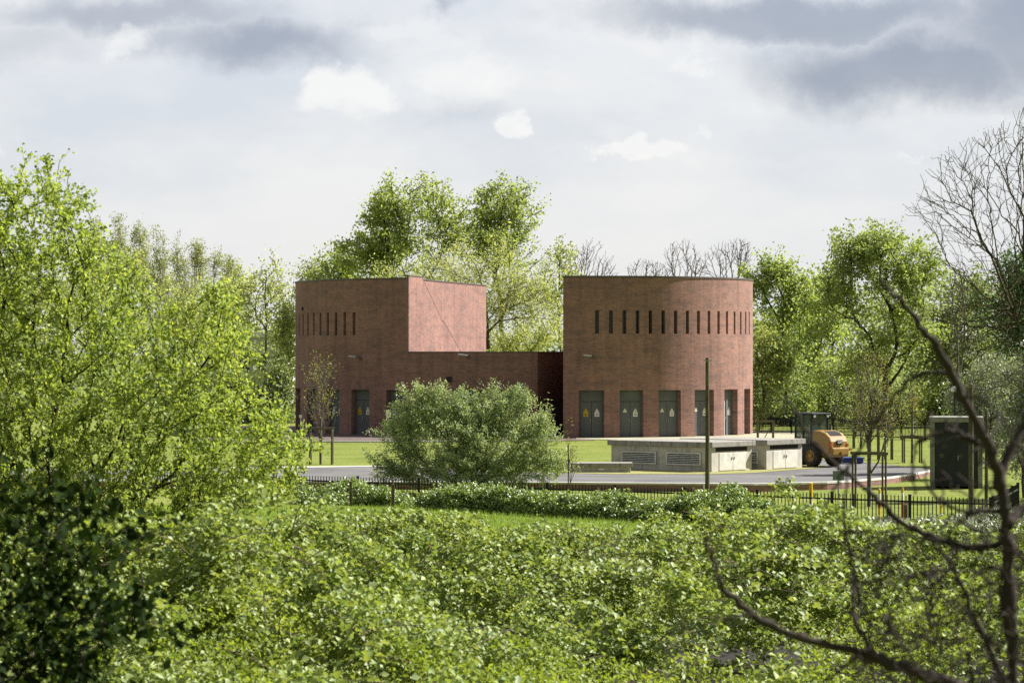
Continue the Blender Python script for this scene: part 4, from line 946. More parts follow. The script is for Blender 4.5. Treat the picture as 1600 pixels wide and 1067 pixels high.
# ------------------------------------------------------------------ near left tree
def poly_sample(poly, n, rng):
    poly = np.array(poly, float); lo = poly.min(0); hi = poly.max(0); out = []
    tot = 0
    while tot < n:
        q = lo + rng.random((n * 3, 2)) * (hi - lo); ins = np.zeros(len(q), bool)
        j = len(poly) - 1
        for i in range(len(poly)):
            xi, yi = poly[i]; xj, yj = poly[j]
            c = ((yi > q[:, 1]) != (yj > q[:, 1])) & (q[:, 0] < (xj - xi) * (q[:, 1] - yi) / (yj - yi + 1e-12) + xi)
            ins ^= c; j = i
        out.append(q[ins]); tot += ins.sum()
    return np.concatenate(out)[:n]
def near_tree():
    rng = np.random.default_rng(77); d0 = 40.0; s = d0 / F
    poly = [(-170, 330), (-60, 262), (0, 285), (24, 262), (34, 250), (48, 262), (56, 236), (66, 232), (78, 252), (84, 285), (104, 290), (122, 300), (140, 312), (146, 345), (160, 375), (190, 402), (206, 412), (220, 420), (222, 445), (245, 472), (270, 484), (300, 476),
            (322, 450), (338, 418), (348, 412), (358, 440), (368, 482), (384, 490), (390, 540), (408, 575), (416, 605), (436, 640), (462, 672), (484, 692), (500, 706), (492, 722), (474, 742), (468, 768), (436, 788), (380, 805), (330, 835), (250, 860), (150, 870), (60, 930), (-170, 950)]
    q = np.concatenate([poly_sample(poly, 2450, rng), poly_sample([(-170, 600), (420, 620), (470, 690), (460, 770), (380, 800), (250, 850), (150, 870), (-170, 900)], 400, rng)])
    gz = float(ground_z(X(60, d0), d0)); bx = X(70, d0)
    t = thing('leafy_tree', 'bright green many stemmed young tree filling the left side of the picture', 'tree', (bx, d0, gz))
    dy = rng.normal(size=len(q)) * 1.0
    dd = d0 + dy
    Pc = np.stack([(q[:, 0] - 800) * s - bx, dy, EYE - (q[:, 1] - HY) * s - gz], 1)
    def ch(pts): return [((px - 800) * s - bx, y_, EYE - (py - HY) * s - gz) for px, py, y_ in pts]
    roots = [ch([(70, 1045, 0), (62, 960, .05), (52, 860, .1), (30, 760, .2), (5, 660, .2), (-10, 560, .2), (5, 470, .1)]),
             ch([(78, 1045, .1), (95, 940, .2), (120, 840, .3), (150, 740, .3), (190, 660, .2), (215, 590, .2)]),
             ch([(84, 1045, -.1), (120, 930, -.2), (180, 830, -.3), (250, 760, -.3), (330, 715, -.3), (400, 690, -.3)]),
             ch([(66, 1045, -.2), (70, 900, -.3), (84, 760, -.4), (95, 640, -.4), (110, 530, -.3), (120, 440, -.2), (100, 360, 0)]),
             ch([(90, 1045, 0), (160, 940, 0), (250, 860, .1), (340, 820, .2)]),
             ch([(86, 1045, .3), (130, 900, .5), (200, 760, .6), (270, 640, .5), (320, 560, .4), (345, 480, .2)])]
    A, par, k = grow(Pc, roots, .28, .35)
    rr = radii(par, .0042, 2.35, .06); A = relax(A, par, k, rr, 2)
    V, Fq = tubes(A, par, rr, 6, .07, rng, 2)
    npmesh('trunk', V, Fq, 'bark_dark', t)
    n = len(A); idx = np.arange(k, n); ns = 4; nl = 9
    b0 = np.repeat(A[idx], ns, 0); bd = np.repeat(unit(A[idx] - A[par[idx]] + 1e-6), ns, 0)
    f = rng.random((len(b0), 1)); b0 = b0 - bd * f * np.repeat(np.linalg.norm(A[idx] - A[par[idx]], axis=1), ns)[:, None]
    sd = unit(bd * .5 + rng.normal(size=b0.shape) * .75 + np.array([0, 0, .45])); sl_ = rng.uniform(.10, .30, len(b0))[:, None]
    e0 = b0 + sd * sl_ + np.array([0, 0, -.02])
    V2, F2 = tubes(np.concatenate([b0, e0]), np.concatenate([np.full(len(b0), -1), np.arange(len(b0))]), np.full(2 * len(b0), .0017), 3)
    npmesh('twig', V2, F2, 'bark', t)['kind'] = 'stuff'
    tt = (np.arange(nl) + .6) / nl
    pos = b0[:, None] + sd[:, None] * sl_[:, None] * tt[None, :, None] * 1.08 + rng.normal(size=(len(b0), nl, 3)) * .024
    pos = pos.reshape(-1, 3); ax = np.repeat(sd, nl, 0)
    V, T = leaves(pos, rng.uniform(.032, .078, len(pos)), rng, .35, .72, .22, ax, .5)
    npmesh('crown', V, T, 'lf_near', t)
near_tree()

# ------------------------------------------------------------------ bramble thicket (ground cover), weeds, hedge
def canopy(x, y):
    line_z = np.interp(y, [20, 26, 85, 92], [2.52, 2.30, -.10, -.25]) - np.interp(x, [6, 9], [0, .2]) * np.interp(y, [60, 85], [0, 1])
    n1 = hash_noise(x, y * .5, 11, .30); n2 = hash_noise(x, y * .8, 12, 1.0); n3 = hash_noise(x, y, 13, 2.6)
    # mounds whose near side drops off steeply
    t = y / 7.0 + (hash_noise(x, y * .2, 14, .16) - .5) * 2.6 + (hash_noise(x, y, 15, 1.1) - .5) * .25
    fr = t - np.floor(t); lip = np.clip(fr / .012, 0, 1) * (1 - fr) ** .8
    amp = np.interp(y, [22, 35, 60, 85], [.75, .95, .95, .55]) * np.clip(hash_noise(x + 9, y * .5, 16, .33) * 2.4 - .55, .1, 1.25)
    h = lip * amp * 2.0 - .42 + (n1 - .5) * .7 + (n2 - .5) * .5 + (n3 - .5) * .3
    bump_ = .30 * np.exp(-((x - X(600, 86)) / 1.9) ** 2 - ((y - 85) / 4) ** 2)
    # the thicket thins out and stays lower towards the meadow strip
    px = 800 + x / y * F
    lim = np.interp(px, [200, 480, 540, 600, 700, 800, 1000, 1075, 1100, 1180, 1270, 1310, 1400, 1600], [818, 816, 809, 802, 806, 815, 825, 834, 812, 800, 791, 812, 832, 834])
    cap = EYE - (lim + 19 - HY) / F * y
    z = line_z + h + bump_
    return np.where(z > cap, cap - .1 * np.tanh((z - cap)), z)
def clusters(x, y, z, m, sg, rng):
    c = np.stack([x, y, z], 1); p = np.repeat(c, m, 0)
    return p + rng.normal(size=p.shape) * (np.repeat(np.broadcast_to(sg, x.shape), m)[:, None] * np.array([1, 1, .55]))
def thicket():
    rng = np.random.default_rng(5)
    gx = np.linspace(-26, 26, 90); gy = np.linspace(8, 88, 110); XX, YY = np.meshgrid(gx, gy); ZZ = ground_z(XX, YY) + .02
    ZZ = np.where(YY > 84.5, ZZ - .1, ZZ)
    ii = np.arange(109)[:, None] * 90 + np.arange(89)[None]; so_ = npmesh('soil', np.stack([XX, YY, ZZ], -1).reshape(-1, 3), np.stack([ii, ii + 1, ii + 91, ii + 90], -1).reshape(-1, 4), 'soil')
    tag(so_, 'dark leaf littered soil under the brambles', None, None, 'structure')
    out = []; sz = []
    bands = [(21, 32, 150, .085), (32, 48, 100, .095), (48, 66, 65, .108), (66, 91, 60, .122)]
    for y0, y1, dens, sl in bands:
        area_w = .235 * y1 + 2.5; n = int(dens * (y1 - y0) * 2 * area_w * .9 / 6)
        y = rng.uniform(y0, y1, n); x = rng.uniform(-1, 1, n) * area_w
        far_lim = 84.5 + (hash_noise(x, y * 0, 21, .3) - .5) * 5 + np.interp(x, [-12, -6, 2, 7, 10, 16], [-2, 0, -1, 1, 4, 6])
        gap = hash_noise(x, y * .8, 31, .75)
        keep = (np.abs(x) < .205 * y + 2.0) & (y < far_lim) & (rng.random(n) < np.interp(gap, [.16, .38], [.3, 1]))
        x = x[keep]; y = y[keep]
        depth = np.where(rng.random(len(x)) < .10, rng.uniform(0, 1.0, len(x)), rng.exponential(.07, len(x)))
        z = canopy(x, y) - depth - .32
        g = ground_z(x, y); z = np.maximum(z, g + .06)
        p = clusters(x, y, z, 6, sl * .62, rng)
        out.append(p); sz.append(sl * rng.uniform(.6, 1.3, len(p)))
    for y0, y1, dn, sl, den in ((20.5, 32, 3.2, .070, 400), (32, 48, 2.5, .080, 330), (48, 66, 1.9, .094, 250), (66, 88, 1.6, .110, 200)):
        aw = .205 * y1 + 2; nd = int(dn * (y1 - y0) * 2 * aw); cy = rng.uniform(y0, y1, nd); cx = rng.uniform(-1, 1, nd) * aw
        fl = 84.5 + (hash_noise(cx, cy * 0, 21, .3) - .5) * 5 + np.interp(cx, [-12, -6, 2, 7, 10, 16], [-2, 0, -1, 1, 4, 6])
        kp = (np.abs(cx) < .205 * cy + 2) & (cy < fl) & (hash_noise(cx, cy * .7, 33, .6) > .34); cx = cx[kp]; cy = cy[kp]; nd = len(cx)
        r = rng.uniform(.22, .55, nd) * rng.uniform(.75, 1.15, nd); cz = canopy(cx, cy) - .5 * r + rng.normal(size=nd) * .19
        nsh = np.maximum(5, 2 * PI * r * r * den / 6).astype(int); di = np.repeat(np.arange(nd), nsh)
        u = rng.normal(size=(len(di), 3)); u[:, 2] = np.abs(u[:, 2]) * 1.2 + .3; u = unit(u)
        ln = r[di] * rng.uniform(.78, 1.2, len(di)); f6 = np.linspace(.6, 1.1, 6)
        c3 = np.stack([cx, cy, cz], 1)[di]
        p = c3[:, None] + u[:, None] * (ln[:, None] * f6[None])[:, :, None] * np.array([1, 1, .85]) + rng.normal(size=(len(di), 6, 3)) * .028
        p = p.reshape(-1, 3); p[:, 2] = np.maximum(p[:, 2], ground_z(p[:, 0], p[:, 1]) + .04)
        ds = np.repeat(rng.uniform(.75, 1.2, nd)[di], 6)
        out.append(p); sz.append(sl * ds * rng.uniform(.6, 1.3, len(p)))
    Pp = np.concatenate(out); S = np.concatenate(sz)
    V, T = leaves(Pp, S, rng, .8, .78, .34)
    nl = len(T)
    # arching shoots that stand up above the canopy with leaves along them
    ns = 2600; ys = rng.uniform(22, 88, ns) ; ys = 22 + (ys - 22) ** 1.0; xs = rng.uniform(-1, 1, ns) * (.2 * ys + 1.5)
    zc = canopy(xs, ys); L_ = rng.uniform(.12, .4, ns); lean = rng.normal(size=(ns, 2)) * .25
    m = 12; f = np.linspace(.1, 1, m)
    sp = np.stack([xs[:, None] + lean[:, :1] * L_[:, None] * f, ys[:, None] + lean[:, 1:] * L_[:, None] * f, zc[:, None] - .06 + L_[:, None] * f * (1 - .25 * f)], -1).reshape(-1, 3)
    sp = sp + rng.normal(size=sp.shape) * .025
    V2, T2 = leaves(sp, np.repeat(np.interp(ys, [22, 88], [.07, .12]), m) * rng.uniform(.6, 1.2, ns * m), rng, .5, .65, .3)
    # dead canes
    nc = 2600; yc = 22 + rng.random(nc) ** 1.4 * 40; xc = rng.uniform(-1, 1, nc) * (.2 * yc + 1.5); zc = canopy(xc, yc) - rng.uniform(-.05, .35, nc)
    dv = rng.normal(size=(nc, 3)) * np.array([.35, .35, .16]); p0 = np.stack([xc, yc, zc], 1)
    A = np.concatenate([p0, p0 + dv * .6 + [0, 0, .05], p0 + dv * 1.2]); par = np.concatenate([np.full(nc, -1), np.arange(nc), nc + np.arange(nc)])
    V3, F3 = tubes(A, par, np.full(3 * nc, .0045), 3)
    F3 = np.concatenate([F3[:, [0, 1, 2]], F3[:, [0, 2, 3]]], 0)
    VV = np.concatenate([V, V2, V3]); TT = np.concatenate([T, T2 + len(V), F3 + len(V) + len(V2)])
    mi = np.concatenate([np.zeros(nl + len(T2), int), np.ones(len(F3), int)])
    o = npmesh('bramble_thicket', VV, TT, ['lf_bramble', 'cane'], None, mi)
    tag(o, 'sunlit thicket of brambles covering the whole foreground slope', 'brambles', None, 'stuff')
    # fresh weeds along the lower edge
    n = 60000; y = rng.uniform(20.5, 30, n); x = rng.uniform(-1, 1, n) * (.2 * y + 1.5)
    kp = (hash_noise(x, y, 41, .55) > .5); x = x[kp]; y = y[kp]
    z = canopy(x, y) + .08 + hash_noise(x, y, 42, 2.0) * .16 - rng.exponential(.07, len(x))
    V, T = leaves(np.stack([x, y, z], 1), rng.uniform(.03, .065, len(x)), rng, .5, .55, .2)
    tag(npmesh('weeds', V, T, 'lf_weed'), 'fresh yellow green weeds along the bottom edge among the brambles', 'weeds', None, 'stuff')
    # meadow strip
    n = 60000; y = rng.uniform(82, 108, n); x = rng.uniform(-14, 12, n)
    z = ground_z(x, y); hgt = rng.uniform(.08, .22, n); ang = rng.random(n) * PI; w = .012
    lean = rng.normal(size=(n, 2)) * .06
    V = np.stack([np.stack([x - np.cos(ang) * w, y - np.sin(ang) * w, z], 1), np.stack([x + np.cos(ang) * w, y + np.sin(ang) * w, z], 1), np.stack([x + lean[:, 0], y + lean[:, 1], z + hgt], 1)], 1).reshape(-1, 3)
    tag(npmesh('meadow_grass', V, np.arange(3 * n).reshape(-1, 3), 'grass_blade'), 'strip of longer meadow grass between the brambles and the hedge', 'grass', None, 'stuff')
thicket()

def hedge(name, label, pts, n, seed, leaf='lf_hedge', size=.10, group='bramble hedge along the fence', cat='hedge'):
    """pts: (px, d, half depth, height)"""
    rng = np.random.default_rng(seed); n = n // 6
    pa = np.array([(X(px, d), d, hw_, h_ * .82) for px, d, hw_, h_ in pts]); seg = np.linspace(0, 1, len(pa))
    t = rng.random(n); c = np.stack([np.interp(t, seg, pa[:, i]) for i in range(4)], 1)
    a = rng.uniform(0, PI, n); rad = 1 - rng.exponential(.16, n); rad = np.clip(rad, .1, 1.05)
    lump = hash_noise(c[:, 0] + 50, np.cos(a) * 1.8, seed, .8) * .8 + hash_noise(c[:, 0], np.cos(a) * 2.5, seed + 1, 2.7) * .42 + .2
    y = c[:, 1] - np.cos(a) * c[:, 2] * rad * (.6 + .4 * lump); z = ground_z(c[:, 0], y) + np.sin(a) ** .7 * c[:, 3] * rad * lump
    x = c[:, 0] + rng.normal(size=n) * .08
    pos = clusters(x, y, np.maximum(z, ground_z(x, y) + .05), 6, size * .75, rng)
    # shoots standing out of the top
    ns = n // 9; sel = rng.choice(len(x), ns); ln = rng.uniform(.1, .28, ns); f = np.linspace(.15, 1, 9)
    ld = rng.normal(size=(ns, 2)) * .35
    sh = np.stack([x[sel, None] + ld[:, :1] * ln[:, None] * f, y[sel, None] + ld[:, 1:] * ln[:, None] * f, z[sel, None] + ln[:, None] * f], -1).reshape(-1, 3)
    pos = np.concatenate([pos, sh + rng.normal(size=sh.shape) * .02]); n = len(pos)
    o = thing(name, label, cat, (float(pa[:, 0].mean()), float(pa[:, 1].mean()), -.5), 0, group)
    V, T = leaves(pos, size * rng.uniform(.6, 1.35, n), rng, .68, .7, .3)
    V = V - np.array(o.location); npmesh('foliage', V, T, leaf, o)
    m = 160; tt = rng.random(m); cc = np.stack([np.interp(tt, seg, pa[:, i]) for i in range(4)], 1)
    p0 = np.stack([cc[:, 0], cc[:, 1], ground_z(cc[:, 0], cc[:, 1])], 1); dv = rng.normal(size=(m, 3)) * .3; dv[:, 2] = cc[:, 3] * rng.uniform(.5, 1.0, m)
    V, Fq = tubes(np.concatenate([p0, p0 + dv]) - np.array(o.location), np.concatenate([np.full(m, -1), np.arange(m)]), np.full(2 * m, .008), 4)
    npmesh('stem', V, Fq, 'cane', o)
hedge('bramble_hedge', 'short left clump of the bramble hedge, up to the gap with the pale stake', [(470, 111, 1.5, .75), (520, 111, 1.6, .95), (580, 110, 1.5, .85), (640, 109, .9, .45)], 22000, 301)
hedge('bramble_hedge', 'long right part of the bramble hedge, from the gap to the wooden pole', [(655, 108, 1.0, .6), (700, 107, 1.5, .95), (740, 106.5, 1.7, 1.15), (800, 105, 1.7, 1.0), (880, 103, 1.8, 1.05), (950, 101.5, 1.8, 1.0), (1010, 100, 1.9, 1.05), (1080, 99, 2.0, 1.1), (1140, 98.5, 2.0, 1.3), (1180, 98, 1.8, 1.1), (1212, 97, 1.3, .8)], 100000, 302)
hedge('bramble_clump', 'loose bramble growth at the foot of the fence below the kiosk', [(1290, 94, 1.4, .35), (1350, 94, 1.4, .3), (1420, 93, 1.5, .35), (1500, 93, 1.6, .45), (1560, 94, 1.6, .7), (1620, 96, 1.6, 1.0)], 30000, 303, 'lf_grey')
hedge('bramble_clump', 'tall pale bramble mound left of the yellow post in front of the fence', [(1180, 93, 1.2, .8), (1230, 91, 1.6, 1.1), (1290, 90, 1.6, 1.15), (1340, 89, 1.5, .8)], 36000, 304, 'lf_bramble', .115)

# ------------------------------------------------------------------ near bush, bottom left, shade put into its leaf colour
def dark_bush():
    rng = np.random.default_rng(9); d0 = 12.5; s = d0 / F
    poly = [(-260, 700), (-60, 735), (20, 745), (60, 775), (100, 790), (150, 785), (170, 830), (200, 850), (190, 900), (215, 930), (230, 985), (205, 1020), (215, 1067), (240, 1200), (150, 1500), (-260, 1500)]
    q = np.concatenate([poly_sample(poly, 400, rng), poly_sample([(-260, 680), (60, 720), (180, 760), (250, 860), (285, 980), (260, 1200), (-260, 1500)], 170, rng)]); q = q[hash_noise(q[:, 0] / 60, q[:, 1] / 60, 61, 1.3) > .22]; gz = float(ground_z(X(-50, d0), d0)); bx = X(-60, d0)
    t = thing('shade_dark_bush', 'bush close by in the bottom left corner, shade put into its leaf colour, out of focus', 'bush', (bx, d0, gz))
    dy = rng.normal(size=len(q)) * .35
    Pc = np.stack([(q[:, 0] - 800) * s - bx, dy, np.maximum(.05, EYE - (q[:, 1] - HY) * s - gz)], 1)
    A, par, k = grow(Pc, [[(0, 0, -.1), (.02, 0, .25), (.0, 0, .5)]], .4)
    V, Fq = tubes(A, par, radii(par, .0025, 2.3, .03), 5); npmesh('trunk', V, Fq, 'bark_dark', t)
    idx = np.arange(k, len(A)); cnt = rng.poisson(15, len(idx))
    a = np.repeat(A[idx], cnt, 0); pos = a + rng.normal(size=a.shape) * .055
    V, T = leaves(pos, rng.uniform(.035, .075, len(pos)), rng, .3, .6, .2); npmesh('foliage', V, T, 'lf_shade', t)
dark_bush()

# ------------------------------------------------------------------ near leafless shrub, right, out of focus
def bare_shrub():
    rng = np.random.default_rng(19); d0 = 7.4; s = d0 / F
    bx = X(1585, d0); gz = float(ground_z(bx, d0))
    t = thing('leafless_shrub', 'leafless shrub with long arching branches close by at the right edge, out of focus', 'shrub', (bx, d0, gz))
    def pp(px, py, y): return ((px - 800) * s - bx, y, EYE - (py - HY) * s - gz)
    def smooth(pts, m=5):
        pts = np.array(pts, float); n = len(pts); out = []
        for i in range(n - 1):
            p0, p1, p2, p3 = pts[max(i - 1, 0)], pts[i], pts[i + 1], pts[min(i + 2, n - 1)]
            for k in range(m):
                u = k / m; out.append(.5 * ((2 * p1) + (p2 - p0) * u + (2 * p0 - 5 * p1 + 4 * p2 - p3) * u * u + (3 * p1 - p0 - 3 * p2 + p3) * u ** 3))
        out.append(pts[-1]); return out
    def branch(nm, pts, w0, w1, y0, y1, mat='bark_dark'):
        q = smooth(pts); n = len(q); b = MB()
        P3 = [pp(a[0] + rng.normal() * 2.0, a[1] + rng.normal() * 2.0, y0 + (y1 - y0) * i / (n - 1) + rng.normal() * .004) for i, a in enumerate(q)]
        b.tube(P3, [(w0 + (w1 - w0) * i / (n - 1)) * s / 2 * .70 * (1 + rng.normal() * .16) for i in range(n)], 8)
        return b.build(nm, mat, t, True), P3
    gy = HY + (EYE - gz) / s + 20
    main = []
    o, p = branch('trunk', [(1588, gy), (1582, 1100), (1578, 980), (1576, 870), (1568, 790), (1560, 745)], 34, 24, 0, 0); main.append(p)
    for pts, w0, w1, y0, y1 in (
        ([(1562, 760), (1548, 715), (1528, 678), (1500, 628), (1468, 572), (1440, 530), (1412, 495), (1385, 470), (1357, 444)], 30, 8, 0, -.25),
        ([(1578, 850), (1520, 858), (1449, 836), (1407, 809), (1380, 781), (1330, 737), (1292, 702), (1270, 666), (1242, 622)], 18, 5, .05, .3),
        ([(1584, 1110), (1500, 1072), (1420, 1042), (1330, 1010), (1240, 986), (1165, 948), (1122, 908), (1100, 850), (1092, 825)], 36, 6, -.05, -.3),
        ([(1540, 700), (1512, 682), (1495, 677), (1467, 682), (1447, 691), (1439, 712), (1438, 740), (1442, 775)], 14, 5, .05, .15),
        ([(1575, 800), (1540, 800), (1508, 799), (1483, 790), (1465, 775), (1455, 752), (1450, 720)], 12, 5, .0, .1),
        ([(1500, 620), (1469, 583), (1429, 589), (1396, 622), (1373, 662), (1352, 700), (1336, 730), (1318, 765), (1300, 800)], 9, 6, -.1, .2),
        ([(1165, 945), (1120, 952), (1105, 948)], 9, 4, -.25, -.3),
        ([(1330, 1010), (1300, 1030), (1275, 1050)], 10, 5, -.2, -.2),
        ([(1574, 820), (1600, 800), (1650, 770)], 26, 20, 0, .1),
        ([(1560, 750), (1590, 690), (1640, 620)], 22, 16, 0, .1),
        ([(1590, 1080), (1540, 960), (1500, 880), (1470, 850), (1440, 838)], 14, 5, .2, .3),
        ([(1340, 730), (1331, 790), (1335, 850), (1345, 905), (1348, 950)], 6, 9, .2, .1),
        ([(1348, 1010), (1330, 960), (1328, 900)], 14, 10, -.2, .0)):
        o, p = branch('branch', pts, w0, w1, y0, y1); main.append(p)
    # tangle of twigs low on the right
    pts = [np.array(pp(rng.uniform(1330, 1640), rng.uniform(830, 1120) , rng.normal() * .22)) for _ in range(680)]
    pts += [np.array(pp(rng.uniform(1480, 1640), rng.uniform(640, 900), rng.normal() * .18)) for _ in range(120)]
    pts += [np.array(pp(1110 + rng.random() * 330, 0, rng.normal() * .1)) for _ in range(0)]
    roots = [[tuple(q) for q in pl[::3]] for pl in main]
    A, par, k = grow(np.array(pts), roots, .25)
    par2 = par.copy(); par2[:k] = -1
    V, Fq = tubes(A, par2, np.where(np.arange(len(A)) < k, .005, .0029), 5, .16, rng, 2); npmesh('crown', V, Fq, 'bark_dark', t)
    lp = np.array([pp(1478 + rng.normal() * 26, 705 + rng.normal() * 26, .1 + rng.normal() * .05) for _ in range(16)])
    V, T = leaves(lp, rng.uniform(.005, .010, len(lp)), rng, .3, .6); npmesh('leaf_bud', V, T, 'lf_yellow', t)
bare_shrub()

# big bare tree reaching in from the right
def right_bare():
    rng = np.random.default_rng(23); d0 = 62.0; s = d0 / F; bx = X(1665, d0); gz = float(ground_z(bx, d0))
    t = thing('bare_tree', 'large bare tree spreading long fine branches into the sky from the right edge', 'tree', (bx, d0, gz))
    pp = lambda px, py, y=0.0: ((px - 800) * s - bx, y, EYE - (py - HY) * s - gz)
    ch = [[(1665, 960), (1660, 800), (1650, 700), (1640, 620), (1618, 560), (1590, 500), (1555, 440), (1520, 392), (1470, 355), (1430, 328), (1412, 318)],
          [(1650, 700), (1632, 600), (1612, 500), (1590, 420), (1560, 350), (1530, 290), (1500, 250), (1478, 236)],
          [(1660, 800), (1655, 640), (1640, 500), (1620, 400), (1600, 310), (1578, 250), (1560, 200)],
          [(1640, 620), (1590, 560), (1540, 520), (1490, 490), (1440, 465), (1400, 450)],
          [(1655, 700), (1600, 640), (1560, 600), (1500, 590), (1440, 600)],
          [(1660, 760), (1690, 560), (1680, 420), (1660, 300), (1640, 200), (1630, 150)],
          [(1590, 500), (1550, 400), (1520, 330), (1480, 290), (1455, 262)],
          [(1612, 500), (1600, 400), (1580, 300), (1540, 230), (1535, 215)]]
    roots = []
    for c in ch:
        y0 = rng.normal() * .5; n = len(c)
        roots.append([pp(a, b_, y0 * i / n) for i, (a, b_) in enumerate(c)])
    poly = [(1412, 318), (1430, 300), (1458, 255), (1480, 228), (1540, 205), (1565, 190), (1640, 130), (1760, 200), (1800, 450), (1720, 620), (1600, 620), (1520, 560), (1440, 500), (1480, 420), (1440, 350)]
    q = poly_sample(poly, 3600, rng); Pc = np.array([pp(a, b_, rng.normal() * .9) for a, b_ in q])
    q2 = poly_sample([(1400, 440), (1640, 500), (1640, 660), (1420, 620)], 160, rng); Pc = np.concatenate([Pc, np.array([pp(a, b_, rng.normal() * .7) for a, b_ in q2])])
    A, par, k = grow(Pc, roots, .45, .5)
    rr = radii(par, .0045, 2.75, .14); A = relax(A, par, k, rr, 4)
    V, Fq = tubes(A, par, rr, 6, .09, rng, 2); npmesh('trunk', V, Fq, 'bark_moss', t)
    idx = np.arange(k, len(A)); cnt = rng.poisson(1.0, len(idx)); a = np.repeat(A[idx], cnt, 0); pos = a + rng.normal(size=a.shape) * .06
    V, T = leaves(pos, rng.uniform(.02, .045, len(pos)), rng, .2, .4); npmesh('bud', V, T, 'lf_yellow', t)
right_bare()

# ------------------------------------------------------------------ sky, sun, camera
SUN_AZ = Vector((.925, .38)).normalized(); SUN_EL = R(43)
w = bpy.data.worlds.new('World'); bpy.context.scene.world = w; w.use_nodes = True
nt = w.node_tree; nt.nodes.clear()
out = nt.nodes.new('ShaderNodeOutputWorld'); bgd = nt.nodes.new('ShaderNodeBackground'); L(nt, bgd.outputs[0], out.inputs[0])
sky = N(nt, 'ShaderNodeTexSky', sky_type='NISHITA', sun_disc=False); sky.sun_elevation = SUN_EL; sky.sun_rotation = math.atan2(SUN_AZ.x, SUN_AZ.y)
sky.air_density = 1.0; sky.dust_density = 1.5
def mth(op, a, b=None, c=None, clamp=False):
    n = N(nt, 'ShaderNodeMath', operation=op, use_clamp=clamp)
    for i, v in enumerate((a, b, c)):
        if v is None: continue
        if isinstance(v, (int, float)): n.inputs[i].default_value = v
        else: L(nt, v, n.inputs[i])
    return n.outputs[0]
tc = N(nt, 'ShaderNodeTexCoord'); sep = N(nt, 'ShaderNodeSeparateXYZ'); L(nt, tc.outputs['Generated'], sep.inputs[0])
yy = mth('MAXIMUM', mth('ABSOLUTE', sep.outputs[1]), .12)
U = mth('MULTIPLY', mth('DIVIDE', sep.outputs[0], yy), F / 1600); Vv = mth('MULTIPLY', mth('DIVIDE', sep.outputs[2], yy), F / 1600)
cmb = N(nt, 'ShaderNodeCombineXYZ'); L(nt, U, cmb.inputs[0]); L(nt, Vv, cmb.inputs[1])
def wnoise(scale, detail, rough, sx=1.0, sy=1.0, off=0.0):
    mp = N(nt, 'ShaderNodeMapping'); mp.inputs['Scale'].default_value = (sx, sy, 1); mp.inputs['Location'].default_value = (off, off * .7, 0); L(nt, cmb.outputs[0], mp.inputs[0])
    n = N(nt, 'ShaderNodeTexNoise'); n.inputs['Scale'].default_value = scale; n.inputs['Detail'].default_value = detail; n.inputs['Roughness'].default_value = rough
    L(nt, mp.outputs[0], n.inputs['Vector']); return n
def warp(n, amt, base):
    v = N(nt, 'ShaderNodeVectorMath', operation='SUBTRACT'); L(nt, n.outputs['Color'], v.inputs[0]); v.inputs[1].default_value = (.5, .5, .5)
    m = N(nt, 'ShaderNodeVectorMath', operation='MULTIPLY_ADD'); L(nt, v.outputs[0], m.inputs[0]); m.inputs[1].default_value = (amt, amt * .6, 0); L(nt, base, m.inputs[2]); return m.outputs[0]
wv = warp(wnoise(6, 7, .64), .20, cmb.outputs[0]); wfine = warp(wnoise(9, 8, .66, 1, 1.2, 3.0), .17, cmb.outputs[0])
def blob(px, py, rx, ry, soft, amt, vec):
    u0, v0 = (px - 800) / 1600, (HY - py) / 1600
    a = N(nt, 'ShaderNodeVectorMath', operation='SUBTRACT'); L(nt, vec, a.inputs[0]); a.inputs[1].default_value = (u0, v0, 0)
    b = N(nt, 'ShaderNodeVectorMath', operation='MULTIPLY'); L(nt, a.outputs[0], b.inputs[0]); b.inputs[1].default_value = (1600 / rx, 1600 / ry, 0)
    l = N(nt, 'ShaderNodeVectorMath', operation='LENGTH'); L(nt, b.outputs[0], l.inputs[0])
    r = N(nt, 'ShaderNodeMapRange', interpolation_type='SMOOTHSTEP'); L(nt, l.outputs['Value'], r.inputs[0])
    r.inputs[1].default_value = 1.0; r.inputs[2].default_value = 1.0 - soft; r.inputs[3].default_value = 0; r.inputs[4].default_value = amt
    return r.outputs[0]
def allmax(lst):
    o = lst[0]
    for x in lst[1:]: o = mth('MAXIMUM', o, x)
    return o
dark = allmax([blob(1420, 108, 370, 95, .8, 1.1, wv), blob(1250, 20, 480, 55, .7, .9, wv), blob(1640, 60, 300, 130, .7, 1.0, wv), blob(400, 66, 230, 72, .9, .95, wv), blob(60, 70, 200, 60, .9, .35, wv),
               blob(220, 14, 360, 55, .9, .75, wv), blob(690, 8, 60, 30, .8, .6, wv), blob(1150, 12, 200, 40, .8, .7, wv), blob(720, 165, 110, 40, .9, .22, wv), blob(1560, 160, 130, 40, .9, .5, wv)])
white = allmax([blob(600, 150, 260, 110, 1.0, .38, wv), blob(900, 220, 220, 60, 1.0, .3, wv), blob(548, 148, 95, 62, .7, 1.0, wfine), blob(715, 120, 135, 80, .8, .72, wfine), blob(640, 150, 190, 70, 1.0, .4, wfine), blob(826, 212, 42, 34, .5, .95, wfine), blob(1000, 238, 72, 24, .5, .95, wfine), blob(1075, 212, 28, 16, .7, .6, wfine),
                blob(200, 82, 70, 34, .8, .75, wfine), blob(1095, 88, 50, 26, .8, .65, wfine), blob(640, 50, 170, 40, .9, .5, wfine), blob(1420, 242, 40, 12, .8, .45, wfine), blob(20, 240, 50, 20, .9, .4, wfine)])
base_n = wnoise(3.6, 6, .58, 1, 2.1, 7.0)
